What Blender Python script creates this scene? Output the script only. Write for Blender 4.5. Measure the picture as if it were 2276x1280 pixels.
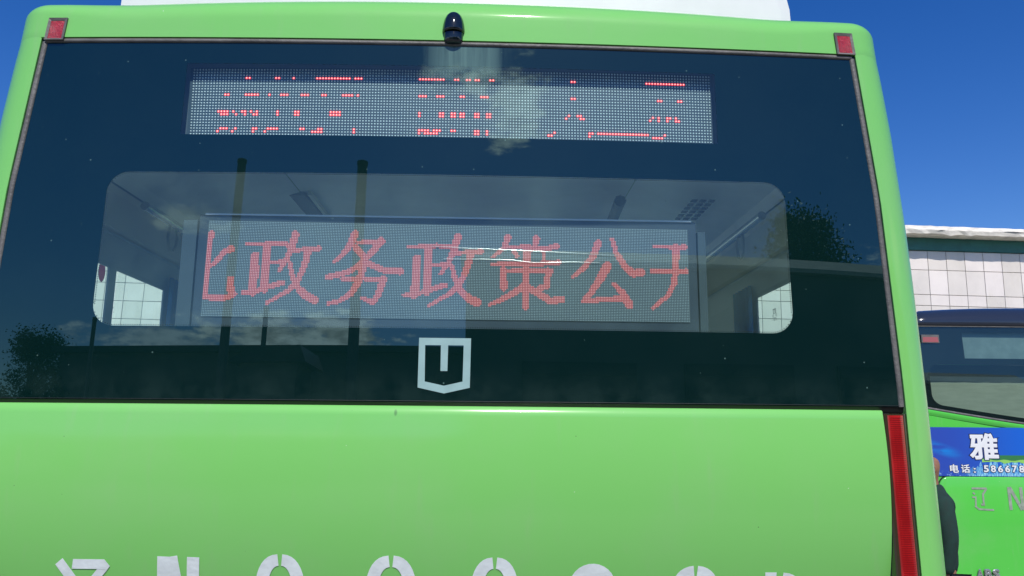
"""Rear of a pale green city bus with lit LED message boards; a second bus, a tiled building and clear sky beyond."""
import bpy, bmesh, math, random
from mathutils import Vector, Matrix
CAM_O = (0.1102351, -1.907425, 1.8919904)
CAM_R = (0.9995511, -0.0287987, 0.0082559)
CAM_U = (-0.0132700, -0.1785340, 0.9838443)
CAM_F = (0.0268595, 0.9835122, 0.1788360)
EXPOSURE = 0.15
SKY_STR = 0.115
SKY_SAT = 1.35
GREEN1 = (0.208, 0.590, 0.140)
GREEN2 = (0.100, 0.580, 0.075)
GLASS_IOR = 1.5
R = math.radians
rnd = random.Random(7)
sc = bpy.context.scene
for o in list(bpy.data.objects):
    bpy.data.objects.remove(o, do_unlink=True)
col = sc.collection

# ------------------------------------------------------------------ camera, sky, sun, exposure
cd = bpy.data.cameras.new('camera')
cam = bpy.data.objects.new('camera', cd)
col.objects.link(cam)
cd.sensor_width = 36.0
cd.lens = 36.0 * 1710.0 / 2276.0
cd.clip_start = 0.05
cd.clip_end = 2000.0
rv, uv, fv = Vector(CAM_R), Vector(CAM_U), Vector(CAM_F)
m = Matrix.Identity(4)
for i in range(3):
    m[i][0], m[i][1], m[i][2] = rv[i], uv[i], -fv[i]
m.translation = Vector(CAM_O)
cam.matrix_world = m
sc.camera = cam

SUN_EL, SUN_AZ = 48.0, 4.0          # the sun stands behind the photographer, a little to the right
sun_dir = Vector((math.sin(R(SUN_AZ)) * math.cos(R(SUN_EL)), -math.cos(R(SUN_AZ)) * math.cos(R(SUN_EL)), math.sin(R(SUN_EL))))
sl = bpy.data.lights.new('sun', 'SUN')
sl.energy = 3.6
sl.angle = R(0.53)
sl.color = (1.0, 0.965, 0.91)
so = bpy.data.objects.new('sun', sl)
so.rotation_euler = sun_dir.to_track_quat('Z', 'Y').to_euler()
so.location = (0, -20, 30)
col.objects.link(so)

world = bpy.data.worlds.new('World')
sc.world = world
world.use_nodes = True
wt = world.node_tree
for n in list(wt.nodes):
    wt.nodes.remove(n)


class NG:
    """small helper to wire shader nodes"""
    def __init__(s, tree):
        s.t = tree

    def n(s, kind, **kw):
        nd = s.t.nodes.new(kind)
        for k, v in kw.items():
            setattr(nd, k, v)
        return nd

    def put(s, sock, v):
        if v is None:
            return
        if isinstance(v, bpy.types.NodeSocket):
            s.t.links.new(v, sock)
        elif isinstance(v, bpy.types.Node):
            s.t.links.new(v.outputs[0], sock)
        else:
            if hasattr(sock.default_value, '__len__') and hasattr(v, '__len__') and len(sock.default_value) == 4 and len(v) == 3:
                v = (*v, 1.0)
            sock.default_value = v

    def math(s, op, a, b=None, c=None, clamp=False):
        nd = s.n('ShaderNodeMath', operation=op, use_clamp=clamp)
        for i, v in enumerate((a, b, c)):
            s.put(nd.inputs[i], v)
        return nd.outputs[0]

    def vmath(s, op, a, b=None):
        nd = s.n('ShaderNodeVectorMath', operation=op)
        s.put(nd.inputs[0], a)
        s.put(nd.inputs[1], b)
        return nd.outputs[0]

    def mix(s, f, a, b, blend='MIX'):
        nd = s.n('ShaderNodeMix', data_type='RGBA', blend_type=blend)
        s.put(nd.inputs[0], f)
        s.put(nd.inputs[6], a)
        s.put(nd.inputs[7], b)
        return nd.outputs[2]

    def noise(s, vec, scale, detail=3.0, rough=0.55):
        nd = s.n('ShaderNodeTexNoise')
        s.put(nd.inputs['Vector'], vec)
        nd.inputs['Scale'].default_value = scale
        nd.inputs['Detail'].default_value = detail
        nd.inputs['Roughness'].default_value = rough
        return nd.outputs['Fac']

    def smooth(s, v, a, b, lo=0.0, hi=1.0):
        nd = s.n('ShaderNodeMapRange', interpolation_type='SMOOTHSTEP')
        s.put(nd.inputs[0], v)
        for i, q in enumerate((a, b, lo, hi)):
            nd.inputs[1 + i].default_value = q
        return nd.outputs[0]

    def mul(s, vec, k):
        nd = s.n('ShaderNodeMapping')
        s.put(nd.inputs['Vector'], vec)
        nd.inputs['Scale'].default_value = k
        return nd.outputs[0]


w = NG(wt)
sky = w.n('ShaderNodeTexSky', sky_type='NISHITA')
sky.sun_disc = False
sky.sun_elevation = R(SUN_EL)
sky.sun_rotation = R(180.0 - SUN_AZ)
sky.air_density = 1.0
sky.dust_density = 0.3
sky.ozone_density = 4.0
hs = w.n('ShaderNodeHueSaturation')
hs.inputs['Saturation'].default_value = SKY_SAT
hs.inputs['Hue'].default_value = 0.517
w.put(hs.inputs['Color'], sky)
tc = w.n('ShaderNodeTexCoord')
sep = w.n('ShaderNodeSeparateXYZ')
w.put(sep.inputs[0], tc.outputs['Generated'])
azi = w.math('MULTIPLY', w.math('ARCTAN2', sep.outputs[0], w.math('MULTIPLY', sep.outputs[1], -1.0)), 57.2958)
elev = w.math('MULTIPLY', w.math('ARCSINE', sep.outputs[2]), 57.2958)
cn = w.noise(w.mul(tc.outputs['Generated'], (1.0, 1.0, 2.2)), 9.0, 7.0, 0.62)
cn2 = w.noise(w.mul(tc.outputs['Generated'], (1.0, 1.0, 3.0)), 26.0, 6.0, 0.6)
cnm = w.math('ADD', w.math('MULTIPLY', cn, 0.6), w.math('MULTIPLY', cn2, 0.4))
total = None
# broken fair-weather clouds behind the photographer: (azimuth, elevation, half widths, density)
for a0, e0, wa, we, k in ((-17.0, 8.8, 9.0, 1.8, 0.95), (-13.0, 9.4, 4.0, 2.3, 1.0), (-19.5, 9.2, 3.0, 1.5, 1.0), (-27.0, 8.0, 7.0, 1.3, 0.6),
                          (-26.0, 16.3, 4.0, 1.1, 0.6), (2.8, 26.4, 3.4, 3.4, 0.95), (-1.5, 28.2, 6.0, 1.6, 0.9),
                          (52.0, 14.0, 16.0, 3.0, 0.8), (-64.0, 12.0, 18.0, 2.6, 0.8)):
    da = w.math('DIVIDE', w.math('SUBTRACT', azi, a0), wa)
    de = w.math('DIVIDE', w.math('SUBTRACT', elev, e0), we)
    d2 = w.math('ADD', w.math('MULTIPLY', da, da), w.math('MULTIPLY', de, de))
    v = w.math('ADD', w.math('SUBTRACT', 0.85, w.math('MULTIPLY', d2, 0.85)), w.math('MULTIPLY', w.math('SUBTRACT', cnm, 0.5), 5.5))
    v = w.smooth(v, 0.0, 0.75, 0.0, k)
    total = v if total is None else w.math('MAXIMUM', total, v)
shade = w.smooth(cn2, 0.32, 0.66, 7.0, 15.0)
cc = w.n('ShaderNodeCombineXYZ')
w.put(cc.inputs[0], shade)
w.put(cc.inputs[1], w.math('MULTIPLY', shade, 0.98))
w.put(cc.inputs[2], w.math('MULTIPLY', shade, 0.97))
bg = w.n('ShaderNodeBackground')
w.put(bg.inputs['Color'], w.mix(total, hs.outputs[0], cc.outputs[0]))
bg.inputs['Strength'].default_value = SKY_STR
wo = w.n('ShaderNodeOutputWorld')
wt.links.new(bg.outputs[0], wo.inputs[0])

sc.view_settings.view_transform = 'Standard'
sc.view_settings.look = 'None'
sc.view_settings.gamma = 1.0
sc.view_settings.exposure = EXPOSURE
sc.view_settings.use_curve_mapping = False
sc.render.engine = 'CYCLES'
sc.cycles.max_bounces = 10
sc.cycles.transparent_max_bounces = 16
sc.cycles.caustics_reflective = False
sc.cycles.caustics_refractive = False

# ------------------------------------------------------------------ materials
def pmat(name, base, rough=0.5, metal=0.0, spec=0.5, coat=0.0, emis=None, estr=0.0, var=0.0, vscale=6.0, bump=0.0, bscale=60.0, stretch=(1, 1, 1)):
    mt = bpy.data.materials.new(name)
    mt.use_nodes = True
    t = NG(mt.node_tree)
    b = mt.node_tree.nodes['Principled BSDF']
    b.inputs['Base Color'].default_value = (*base, 1)
    b.inputs['Roughness'].default_value = rough
    b.inputs['Metallic'].default_value = metal
    b.inputs['Specular IOR Level'].default_value = spec
    b.inputs['Coat Weight'].default_value = coat
    b.inputs['Coat Roughness'].default_value = 0.04
    if emis:
        b.inputs['Emission Color'].default_value = (*emis, 1)
        b.inputs['Emission Strength'].default_value = estr
    gm = t.n('ShaderNodeNewGeometry')
    if var:
        f = t.noise(t.mul(gm.outputs['Position'], stretch), vscale, 5.0, 0.6)
        lo = tuple(c * (1 - var) for c in base)
        hi = tuple(min(1, c * (1 + var)) for c in base)
        t.put(b.inputs['Base Color'], t.mix(t.smooth(f, 0.3, 0.7), lo, hi))
        t.put(b.inputs['Roughness'], t.math('ADD', t.math('MULTIPLY', f, 0.25), rough - 0.12, clamp=True))
    if bump:
        bp = t.n('ShaderNodeBump')
        bp.inputs['Strength'].default_value = bump
        bp.inputs['Distance'].default_value = 0.01
        t.put(bp.inputs['Height'], t.noise(gm.outputs['Position'], bscale, 4.0))
        t.put(b.inputs['Normal'], bp)
    return mt


def paint_mat(name, base, spec=0.1, rough=0.35, gloss=0.11):
    """glossy vehicle paint with faint dust, pale reflections put into the colour, tiny chips and the slight waviness of a large panel"""
    mt = pmat(name, base, rough, 0, spec, coat=0.8)
    t = NG(mt.node_tree)
    b = mt.node_tree.nodes['Principled BSDF']
    b.inputs['Coat Roughness'].default_value = gloss
    gm = t.n('ShaderNodeNewGeometry')
    p = gm.outputs['Position']
    n1 = t.noise(p, 2.1, 6.0, 0.62)
    n2 = t.noise(t.mul(p, (9, 9, 1.2)), 3.0, 4.0, 0.6)
    dust_sheen = t.math('ADD', t.smooth(n1, 0.42, 0.8, 0.0, 0.13), t.smooth(n2, 0.55, 0.85, 0.0, 0.14))  # dust, plus soft pale reflection patches put into the colour
    c = t.mix(dust_sheen, base, (0.40, 0.42, 0.34))
    sv = t.n('ShaderNodeSeparateXYZ')
    t.put(sv.inputs[0], p)
    cv = t.n('ShaderNodeCombineXYZ')
    t.put(cv.inputs[0], sv.outputs[0])
    t.put(cv.inputs[1], sv.outputs[2])
    vo = t.n('ShaderNodeTexVoronoi', voronoi_dimensions='2D')
    t.put(vo.inputs['Vector'], cv.outputs[0])
    vo.inputs['Scale'].default_value = 9.0
    sepc = t.n('ShaderNodeSeparateColor')
    t.put(sepc.inputs[0], vo.outputs['Color'])
    chip = t.math('MULTIPLY', t.math('LESS_THAN', vo.outputs['Distance'], t.math('MULTIPLY', sepc.outputs[1], 0.013)), t.math('GREATER_THAN', sepc.outputs[0], 0.80))
    chipcol = t.mix(t.math('GREATER_THAN', sepc.outputs[2], 0.5), (0.06, 0.14, 0.05), (0.75, 0.8, 0.7))
    c = t.mix(t.math('MULTIPLY', chip, 0.8), c, chipcol)
    sp = t.n('ShaderNodeSeparateXYZ')              # one greasy finger mark below the window joint
    t.put(sp.inputs[0], p)
    m1 = t.math('DIVIDE', t.math('ADD', sp.outputs[0], 0.118), 0.005)
    m2 = t.math('DIVIDE', t.math('SUBTRACT', sp.outputs[2], 1.926), 0.010)
    sm = t.smooth(t.math('ADD', t.math('MULTIPLY', m1, m1), t.math('MULTIPLY', m2, m2)), 0.0, 1.0, 0.55, 0.0)
    c = t.mix(sm, c, (0.05, 0.10, 0.05))
    t.put(b.inputs['Base Color'], c)
    t.put(b.inputs['Roughness'], t.math('ADD', rough, t.math('MULTIPLY', dust_sheen, 1.2)))
    return mt


def glass_mat(name, tint, ior=1.75, dirt_veil=0.02, stain=False, backing=None):
    mt = bpy.data.materials.new(name)
    mt.use_nodes = True
    t = NG(mt.node_tree)
    mt.node_tree.nodes.remove(mt.node_tree.nodes['Principled BSDF'])
    out = mt.node_tree.nodes['Material Output']
    gm = t.n('ShaderNodeNewGeometry')
    p = gm.outputs['Position']
    if backing:                       # ceramic print fired on the back of the pane
        tr = t.n('ShaderNodeBsdfDiffuse')
        tr.inputs['Color'].default_value = (*backing, 1)
    else:
        tr = t.n('ShaderNodeBsdfTransparent')
        t.put(tr.inputs[0], tint)
    gl = t.n('ShaderNodeBsdfGlossy')
    gl.inputs['Roughness'].default_value = 0.0
    gl.inputs['Color'].default_value = (0.54, 0.86, 0.94, 1)
    f0 = 2 * ((ior - 1) / (ior + 1)) ** 2          # both faces of a thin pane
    dt = t.n('ShaderNodeVectorMath', operation='DOT_PRODUCT')
    t.put(dt.inputs[0], gm.outputs['Incoming'])
    t.put(dt.inputs[1], gm.outputs['Normal'])
    sch = t.math('POWER', t.math('SUBTRACT', 1.0, t.math('ABSOLUTE', dt.outputs['Value'])), 5.0)
    fr = t.math('ADD', f0, t.math('MULTIPLY', sch, 1 - f0))
    m1 = t.n('ShaderNodeMixShader')
    t.put(m1.inputs[0], fr)
    t.put(m1.inputs[1], tr)
    t.put(m1.inputs[2], gl)
    df = t.n('ShaderNodeBsdfDiffuse')
    df.inputs['Color'].default_value = (0.37, 0.63, 0.54, 1)
    n1 = t.noise(p, 3.2, 6.0, 0.65)
    film = t.smooth(n1, 0.35, 0.75, dirt_veil * 0.3, dirt_veil)  # dusty film; also carries the painted veil of cabin light
    sv = t.n('ShaderNodeSeparateXYZ')
    t.put(sv.inputs[0], p)
    cv = t.n('ShaderNodeCombineXYZ')
    t.put(cv.inputs[0], sv.outputs[0])
    t.put(cv.inputs[1], sv.outputs[2])
    vo = t.n('ShaderNodeTexVoronoi', voronoi_dimensions='2D')
    t.put(vo.inputs['Vector'], cv.outputs[0])
    vo.inputs['Scale'].default_value = 14.0
    sepc = t.n('ShaderNodeSeparateColor')
    t.put(sepc.inputs[0], vo.outputs['Color'])
    spot = t.math('MULTIPLY', t.math('LESS_THAN', vo.outputs['Distance'], t.math('MULTIPLY', sepc.outputs[1], 0.028)), t.math('GREATER_THAN', sepc.outputs[0], 0.74))
    fac = t.math('ADD', film, t.math('MULTIPLY', spot, 0.20))
    if stain:    # chalky run-off below the camera housing, and a grey film along the bottom edge
        sp = t.n('ShaderNodeSeparateXYZ')
        t.put(sp.inputs[0], p)
        runs = t.noise(t.mul(p, (26, 1, 1.2)), 1.6, 5.0, 0.6)
        blot = t.noise(p, 13.0, 6.0, 0.65)
        xx = t.math('ABSOLUTE', t.math('SUBTRACT', sp.outputs[0], 0.035))
        xm = t.smooth(t.math('ADD', xx, t.math('MULTIPLY', t.math('SUBTRACT', runs, 0.5), 0.12)), 0.06, 0.125, 1.0, 0.0)
        zm = t.smooth(t.math('ADD', sp.outputs[2], t.math('MULTIPLY', t.math('SUBTRACT', blot, 0.5), 0.16)), 2.80, 2.845, 0.0, 1.0)
        st = t.math('MULTIPLY', t.math('MULTIPLY', xm, zm), t.smooth(runs, 0.2, 0.75, 0.08, 0.30))
        fac = t.math('ADD', fac, st)
        low = t.math('MULTIPLY', t.smooth(sp.outputs[2], 1.95, 2.06, 0.022, 0.0), t.smooth(blot, 0.3, 0.7))
        fac = t.math('ADD', fac, low)
    m2 = t.n('ShaderNodeMixShader')
    t.put(m2.inputs[0], fac)
    t.put(m2.inputs[1], m1)
    t.put(m2.inputs[2], df)
    mt.node_tree.links.new(m2.outputs[0], out.inputs[0])
    return mt


M = {}


def cloth_mat(name, face, through):
    mt = bpy.data.materials.new(name)
    mt.use_nodes = True
    t = NG(mt.node_tree)
    mt.node_tree.nodes.remove(mt.node_tree.nodes['Principled BSDF'])
    a = t.n('ShaderNodeBsdfDiffuse')
    a.inputs['Color'].default_value = (*face, 1)
    b = t.n('ShaderNodeBsdfTranslucent')
    b.inputs['Color'].default_value = (*through, 1)
    mx = t.n('ShaderNodeMixShader')
    t.put(mx.inputs[1], a)
    t.put(mx.inputs[2], b)
    mt.node_tree.links.new(mx.outputs[0], mt.node_tree.nodes['Material Output'].inputs[0])
    return mt


def glint_mat():
    mt = bpy.data.materials.new('clear_glint_plastic')
    mt.use_nodes = True
    t = NG(mt.node_tree)
    mt.node_tree.nodes.remove(mt.node_tree.nodes['Principled BSDF'])
    tr = t.n('ShaderNodeBsdfTransparent')
    gl = t.n('ShaderNodeBsdfGlossy')
    gl.inputs['Roughness'].default_value = 0.16
    mx = t.n('ShaderNodeMixShader')
    mx.inputs[0].default_value = 0.35
    t.put(mx.inputs[1], tr)
    t.put(mx.inputs[2], gl)
    mt.node_tree.links.new(mx.outputs[0], mt.node_tree.nodes['Material Output'].inputs[0])
    return mt


M['green'] = paint_mat('pale_green_paint', GREEN1)
M['green_cap'] = paint_mat('polished_pale_green_paint', GREEN1, 0.08, 0.4, 0.055)
M['green2'] = paint_mat('vivid_green_paint', GREEN2)
M['white'] = pmat('white_gelcoat', (0.78, 0.77, 0.76), 0.35, var=0.04, vscale=3.0)
M['frit'] = pmat('black_ceramic_frit', (0.004, 0.006, 0.008), 0.6, spec=0.1)
M['rubber'] = pmat('weathered_rubber', (0.13, 0.125, 0.115), 0.5, var=0.25, vscale=14.0, bump=0.25, bscale=120)
M['black'] = pmat('black_rubber', (0.012, 0.016, 0.014), 0.45)
M['gloss_black'] = pmat('gloss_black_plastic', (0.006, 0.010, 0.011), 0.06, spec=0.6, coat=0.5)
M['glass'] = glass_mat('rear_glass', (0.86, 0.97, 0.95), GLASS_IOR, 0.085, True)  # heavy film: a pale veil painted in for light inside the cabin
M['upper_glass'] = glass_mat('upper_rear_glass', (0.86, 0.97, 0.95), GLASS_IOR, 0.022, True)
M['frit_glass'] = glass_mat('black_bordered_glass', None, GLASS_IOR, 0.006, True, (0.0012, 0.0125, 0.0115))
M['side_glass'] = glass_mat('side_glass', (0.76, 0.97, 0.87), 1.5, 0.01)
M['lens_red'] = pmat('red_lens', (0.42, 0.010, 0.022), 0.22, coat=0.6, var=0.35, vscale=260.0, bump=0.5, bscale=420)
M['lens_pink'] = pmat('faded_pink_lens', (0.40, 0.12, 0.13), 0.3, coat=0.4)
M['lamp_red'] = pmat('tail_lamp_lens', (0.42, 0.012, 0.012), 0.2, coat=0.7, var=0.2, vscale=20.0)
M['lamp_rib'] = pmat('dark_red_lens_rib', (0.24, 0.006, 0.008), 0.2, coat=0.6)
M['lamp_smoke'] = pmat('smoked_lamp_edge', (0.045, 0.035, 0.018), 0.18, coat=0.6)
M['led_face'] = pmat('led_board', (0.035, 0.065, 0.090), 0.5)
M['led_face_low'] = pmat('small_pitch_led_board', (0.075, 0.105, 0.115), 0.5)
M['led_frame'] = pmat('led_housing', (0.030, 0.050, 0.070), 0.45, var=0.1)
M['led_frame_up'] = pmat('upper_led_housing', (0.085, 0.12, 0.145), 0.45, var=0.1)
M['led_bright'] = pmat('led_bracket', (0.05, 0.075, 0.085), 0.4)
M['led_highlight'] = pmat('led_housing_highlight', (0.75, 0.80, 0.80), 0.3)  # near-white colour stands for the sunlit edge of the housing
M['led_lens'] = pmat('unlit_led', (0.88, 0.97, 0.98), 0.3)
M['led_lens_low'] = pmat('unlit_small_led', (0.46, 0.58, 0.63), 0.3)
M['led_on'] = pmat('lit_red_led', (0.55, 0.05, 0.05), 0.3, emis=(1.0, 0.02, 0.025), estr=1.2)
M['led_glow'] = pmat('lit_red_die', (0.75, 0.3, 0.3), 0.3, emis=(1.0, 0.40, 0.36), estr=2.6)
M['led_on_low'] = pmat('lit_red_led_dim', (0.42, 0.10, 0.10), 0.3, emis=(1.0, 0.06, 0.05), estr=0.42)
M['clear_glint'] = glint_mat()
M['logo'] = pmat('pale_print', (0.30, 0.46, 0.44), 0.4, var=0.06, vscale=20)
M['stencil'] = pmat('stencilled_white_paint', (0.74, 0.80, 0.79), 0.45, var=0.08, vscale=14, bump=0.15)
M['stencil_grey'] = pmat('faded_grey_stencil', (0.30, 0.36, 0.28), 0.5, var=0.15, vscale=30)
M['ceiling'] = pmat('pale_ceiling_laminate', (0.86, 0.88, 0.88), 0.45, var=0.05)
M['duct'] = pmat('beige_duct_trim', (0.78, 0.74, 0.62), 0.45)
M['interior'] = pmat('grey_blue_lining', (0.42, 0.50, 0.56), 0.5)
M['dark_trim'] = pmat('dark_trim', (0.03, 0.04, 0.05), 0.5)
M['curtain'] = cloth_mat('blue_curtain', (0.07, 0.28, 0.62), (0.10, 0.42, 0.85))
M['steel'] = pmat('brushed_steel', (0.55, 0.57, 0.58), 0.25, metal=1.0)
M['floor'] = pmat('grey_vinyl_floor', (0.70, 0.71, 0.70), 0.6)
M['tyre'] = pmat('tyre_rubber', (0.02, 0.02, 0.02), 0.8)
M['roof_navy'] = pmat('dark_navy_gloss_paint', (0.022, 0.028, 0.042), 0.16, coat=0.6)
M['blind'] = pmat('grey_beige_blind', (0.30, 0.25, 0.225), 0.7, var=0.08, stretch=(1, 1, 6))
M['sign_grey'] = pmat('grey_sign_board', (0.17, 0.18, 0.20), 0.5, var=0.12, vscale=9)
M['chrome'] = pmat('chrome_plastic', (0.62, 0.64, 0.62), 0.25, metal=0.8)
M['txt_white'] = pmat('white_print', (0.82, 0.82, 0.82), 0.4)
M['txt_dark'] = pmat('navy_print', (0.012, 0.022, 0.10), 0.4)
M['ink_green'] = pmat('dark_green_print', (0.035, 0.20, 0.06), 0.4)
M['ink_lime'] = pmat('lime_print', (0.28, 0.62, 0.13), 0.4)
M['sticker_red'] = cloth_mat('red_window_sticker', (0.6, 0.04, 0.08), (0.95, 0.06, 0.12))
M['sticker_ink'] = pmat('dark_etching', (0.03, 0.05, 0.05), 0.6)
M['tile'] = pmat('white_ceramic_tile', (0.82, 0.735, 0.675), 0.3, var=0.06, vscale=1.6)
tt = NG(M['tile'].node_tree)
tb2 = M['tile'].node_tree.nodes['Principled BSDF']
lk = tb2.inputs['Base Color'].links[0].from_socket
oi = tt.n('ShaderNodeObjectInfo')
gmt = tt.n('ShaderNodeNewGeometry')
c1 = tt.mix(tt.smooth(oi.outputs['Random'], 0.0, 1.0, 0.0, 0.9), lk, tt.mix(1.0, lk, (0.86, 0.87, 0.84), 'MULTIPLY'))
st = tt.noise(tt.mul(gmt.outputs['Position'], (2.5, 1.0, 0.7)), 1.6, 6.0, 0.65)
c1 = tt.mix(tt.smooth(st, 0.52, 0.8, 0.0, 0.28), c1, (0.56, 0.50, 0.38))
tt.put(tb2.inputs['Base Color'], c1)
M['grout'] = pmat('dark_grout', (0.10, 0.10, 0.105), 0.9)
M['fascia'] = pmat('dark_teal_fascia', (0.03, 0.16, 0.15), 0.6, var=0.12)
M['eave'] = pmat('weathered_white_eave', (0.80, 0.74, 0.64), 0.7, var=0.18, vscale=5.0, stretch=(1, 1, 3), bump=0.4, bscale=30)
M['concrete'] = pmat('yard_concrete', (0.20, 0.193, 0.18), 0.85, var=0.18, vscale=0.8, bump=0.3)
M['wall_grey'] = pmat('grey_render', (0.16, 0.17, 0.15), 0.8, var=0.15, vscale=0.7)
M['parapet'] = pmat('cream_parapet', (0.86, 0.74, 0.52), 0.7, var=0.12)
M['pole'] = pmat('weathered_concrete_pole', (0.22, 0.21, 0.19), 0.8, var=0.1)
M['bark'] = pmat('bark', (0.09, 0.065, 0.045), 0.9, bump=0.6, bscale=25)
M['leaf'] = pmat('leaf_green', (0.055, 0.10, 0.03), 0.55, var=0.5, vscale=1.2)
M['skin'] = pmat('tan_skin', (0.30, 0.145, 0.085), 0.5, var=0.12, vscale=22)
M['jacket'] = pmat('dark_green_jacket', (0.008, 0.034, 0.027), 0.85, var=0.2, vscale=18, bump=0.4, bscale=200)
M['trousers'] = pmat('dark_trousers', (0.02, 0.022, 0.03), 0.85)
M['hair'] = pmat('cropped_dark_hair', (0.03, 0.022, 0.018), 0.8)


def banner_mat():
    """printed advertising sheet: deep blue sky with lighter streaks over a pale skyline of towers"""
    mt = pmat('printed_banner', (0.02, 0.08, 0.5), 0.35)
    t = NG(mt.node_tree)
    b = mt.node_tree.nodes['Principled BSDF']
    gm = t.n('ShaderNodeNewGeometry')
    sp = t.n('ShaderNodeSeparateXYZ')
    t.put(sp.inputs[0], gm.outputs['Position'])
    x, z = sp.outputs[0], sp.outputs[2]
    c = t.mix(t.smooth(x, 4.3, 5.4), (0.028, 0.075, 0.42), (0.005, 0.13, 0.62))
    d = t.math('ADD', z, t.math('MULTIPLY', t.math('SUBTRACT', x, 4.35), 0.32))
    str_ = t.noise(t.mul(gm.outputs['Position'], (1.5, 1, 9)), 2.0, 4.0, 0.6)
    band = t.math('MULTIPLY', t.smooth(t.math('ABSOLUTE', t.math('SUBTRACT', d, 1.735)), 0.0, 0.075, 1.0, 0.0), t.smooth(x, 4.3, 4.62, 1.0, 0.0))
    c = t.mix(t.math('MULTIPLY', band, t.smooth(str_, 0.3, 0.65)), c, (0.0, 0.32, 0.82))
    tow = t.n('ShaderNodeTexNoise', noise_dimensions='1D')
    t.put(tow.inputs['W'], t.math('MULTIPLY', x, 9.0))
    tow.inputs['Scale'].default_value = 3.0
    tow.inputs['Detail'].default_value = 6.0
    top = t.math('ADD', 1.50, t.math('MULTIPLY', tow.outputs['Fac'], t.smooth(x, 4.45, 4.9, 0.03, 0.22)))
    win = t.noise(t.mul(gm.outputs['Position'], (7, 1, 1.4)), 11.0, 3.0, 0.8)
    tcol = t.mix(t.smooth(win, 0.40, 0.62), (0.0, 0.16, 0.55), (0.35, 0.75, 0.85))
    mask = t.math('MULTIPLY', t.math('LESS_THAN', z, top), t.smooth(x, 4.5, 4.75, 0.0, 1.0))
    c = t.mix(mask, c, tcol)
    foam = t.math('MULTIPLY', t.smooth(z, 1.49, 1.54, 1.0, 0.0), t.smooth(t.noise(gm.outputs['Position'], 42.0, 3.0), 0.5, 0.65))
    c = t.mix(t.math('MULTIPLY', foam, 0.6), c, (0.35, 0.6, 0.8))
    t.put(b.inputs['Base Color'], c)
    return mt


M['banner'] = banner_mat()


# ------------------------------------------------------------------ mesh helpers
class MB:
    def __init__(s):
        s.v, s.f = [], []

    def grid(s, rows, close=False):
        n = len(rows[0])
        b = len(s.v)
        for r in rows:
            s.v += [tuple(p) for p in r]
        for i in range(len(rows) - 1):
            for j in range(n - 1 + (1 if close else 0)):
                k = (j + 1) % n
                s.f.append((b + i * n + j, b + i * n + k, b + (i + 1) * n + k, b + (i + 1) * n + j))

    def poly(s, pts):
        b = len(s.v)
        s.v += [tuple(p) for p in pts]
        s.f.append(tuple(range(b, b + len(pts))))

    def hexa(s, p):            # 8 corners: bottom ring 0-3, top ring 4-7
        b = len(s.v)
        s.v += [tuple(q) for q in p]
        for q in ((3, 2, 1, 0), (4, 5, 6, 7), (0, 1, 5, 4), (1, 2, 6, 5), (2, 3, 7, 6), (3, 0, 4, 7)):
            s.f.append(tuple(b + i for i in q))

    def box(s, x0, x1, y0, y1, z0, z1):
        s.hexa([(x0, y0, z0), (x1, y0, z0), (x1, y1, z0), (x0, y1, z0), (x0, y0, z1), (x1, y0, z1), (x1, y1, z1), (x0, y1, z1)])

    def tube(s, pts, r, n=8, cap=True):
        pts = [Vector(p) for p in pts]
        rr = r if hasattr(r, '__len__') else [r] * len(pts)
        rows = []
        for i, p in enumerate(pts):
            d = (pts[min(i + 1, len(pts) - 1)] - pts[max(i - 1, 0)]).normalized()
            a = d.orthogonal().normalized() if i == 0 else (a - d * a.dot(d)).normalized()
            c = d.cross(a)
            rows.append([p + (a * math.cos(2 * math.pi * j / n) + c * math.sin(2 * math.pi * j / n)) * rr[i] for j in range(n)])
        s.grid(rows, True)
        if cap:
            s.poly(list(reversed(rows[0])))
            s.poly(rows[-1])

    def mesh(s, name, mat, smooth=False):
        me = bpy.data.meshes.new(name)
        me.from_pydata(s.v, [], s.f)
        me.materials.append(mat)
        if smooth:
            me.polygons.foreach_set('use_smooth', [True] * len(me.polygons))
        me.update()
        return me

    def build(s, name, mat, parent=None, smooth=False, fix=True, kind=None, sharp=None):
        me = s.mesh(name, mat, smooth)
        if fix:
            bm = bmesh.new()
            bm.from_mesh(me)
            bmesh.ops.recalc_face_normals(bm, faces=bm.faces)
            bm.to_mesh(me)
            bm.free()
        if smooth and sharp:
            me.set_sharp_from_angle(angle=R(sharp))
        o = bpy.data.objects.new(name, me)
        col.objects.link(o)
        o.parent = parent
        if parent and parent.type == 'EMPTY' and not parent.get('local'):
            o.matrix_parent_inverse = (Matrix.Translation(parent.location) @ parent.rotation_euler.to_matrix().to_4x4()).inverted()
        if kind:
            o['kind'] = kind
        return o


def thing(name, label, cat, loc=(0, 0, 0), rot=(0, 0, 0), group=None):
    o = bpy.data.objects.new(name, None)
    col.objects.link(o)
    o.location = loc
    o.rotation_euler = rot
    o['label'] = label
    o['category'] = cat
    if group:
        o['group'] = group
    return o


def lerp(tab, x):
    if x <= tab[0][0]:
        return tab[0][1]
    for (a, b), (c, d) in zip(tab, tab[1:]):
        if x <= c:
            return b + (d - b) * (x - a) / (c - a)
    return tab[-1][1]


def span(a, b, n):
    return [a + (b - a) * i / n for i in range(n + 1)]


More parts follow.
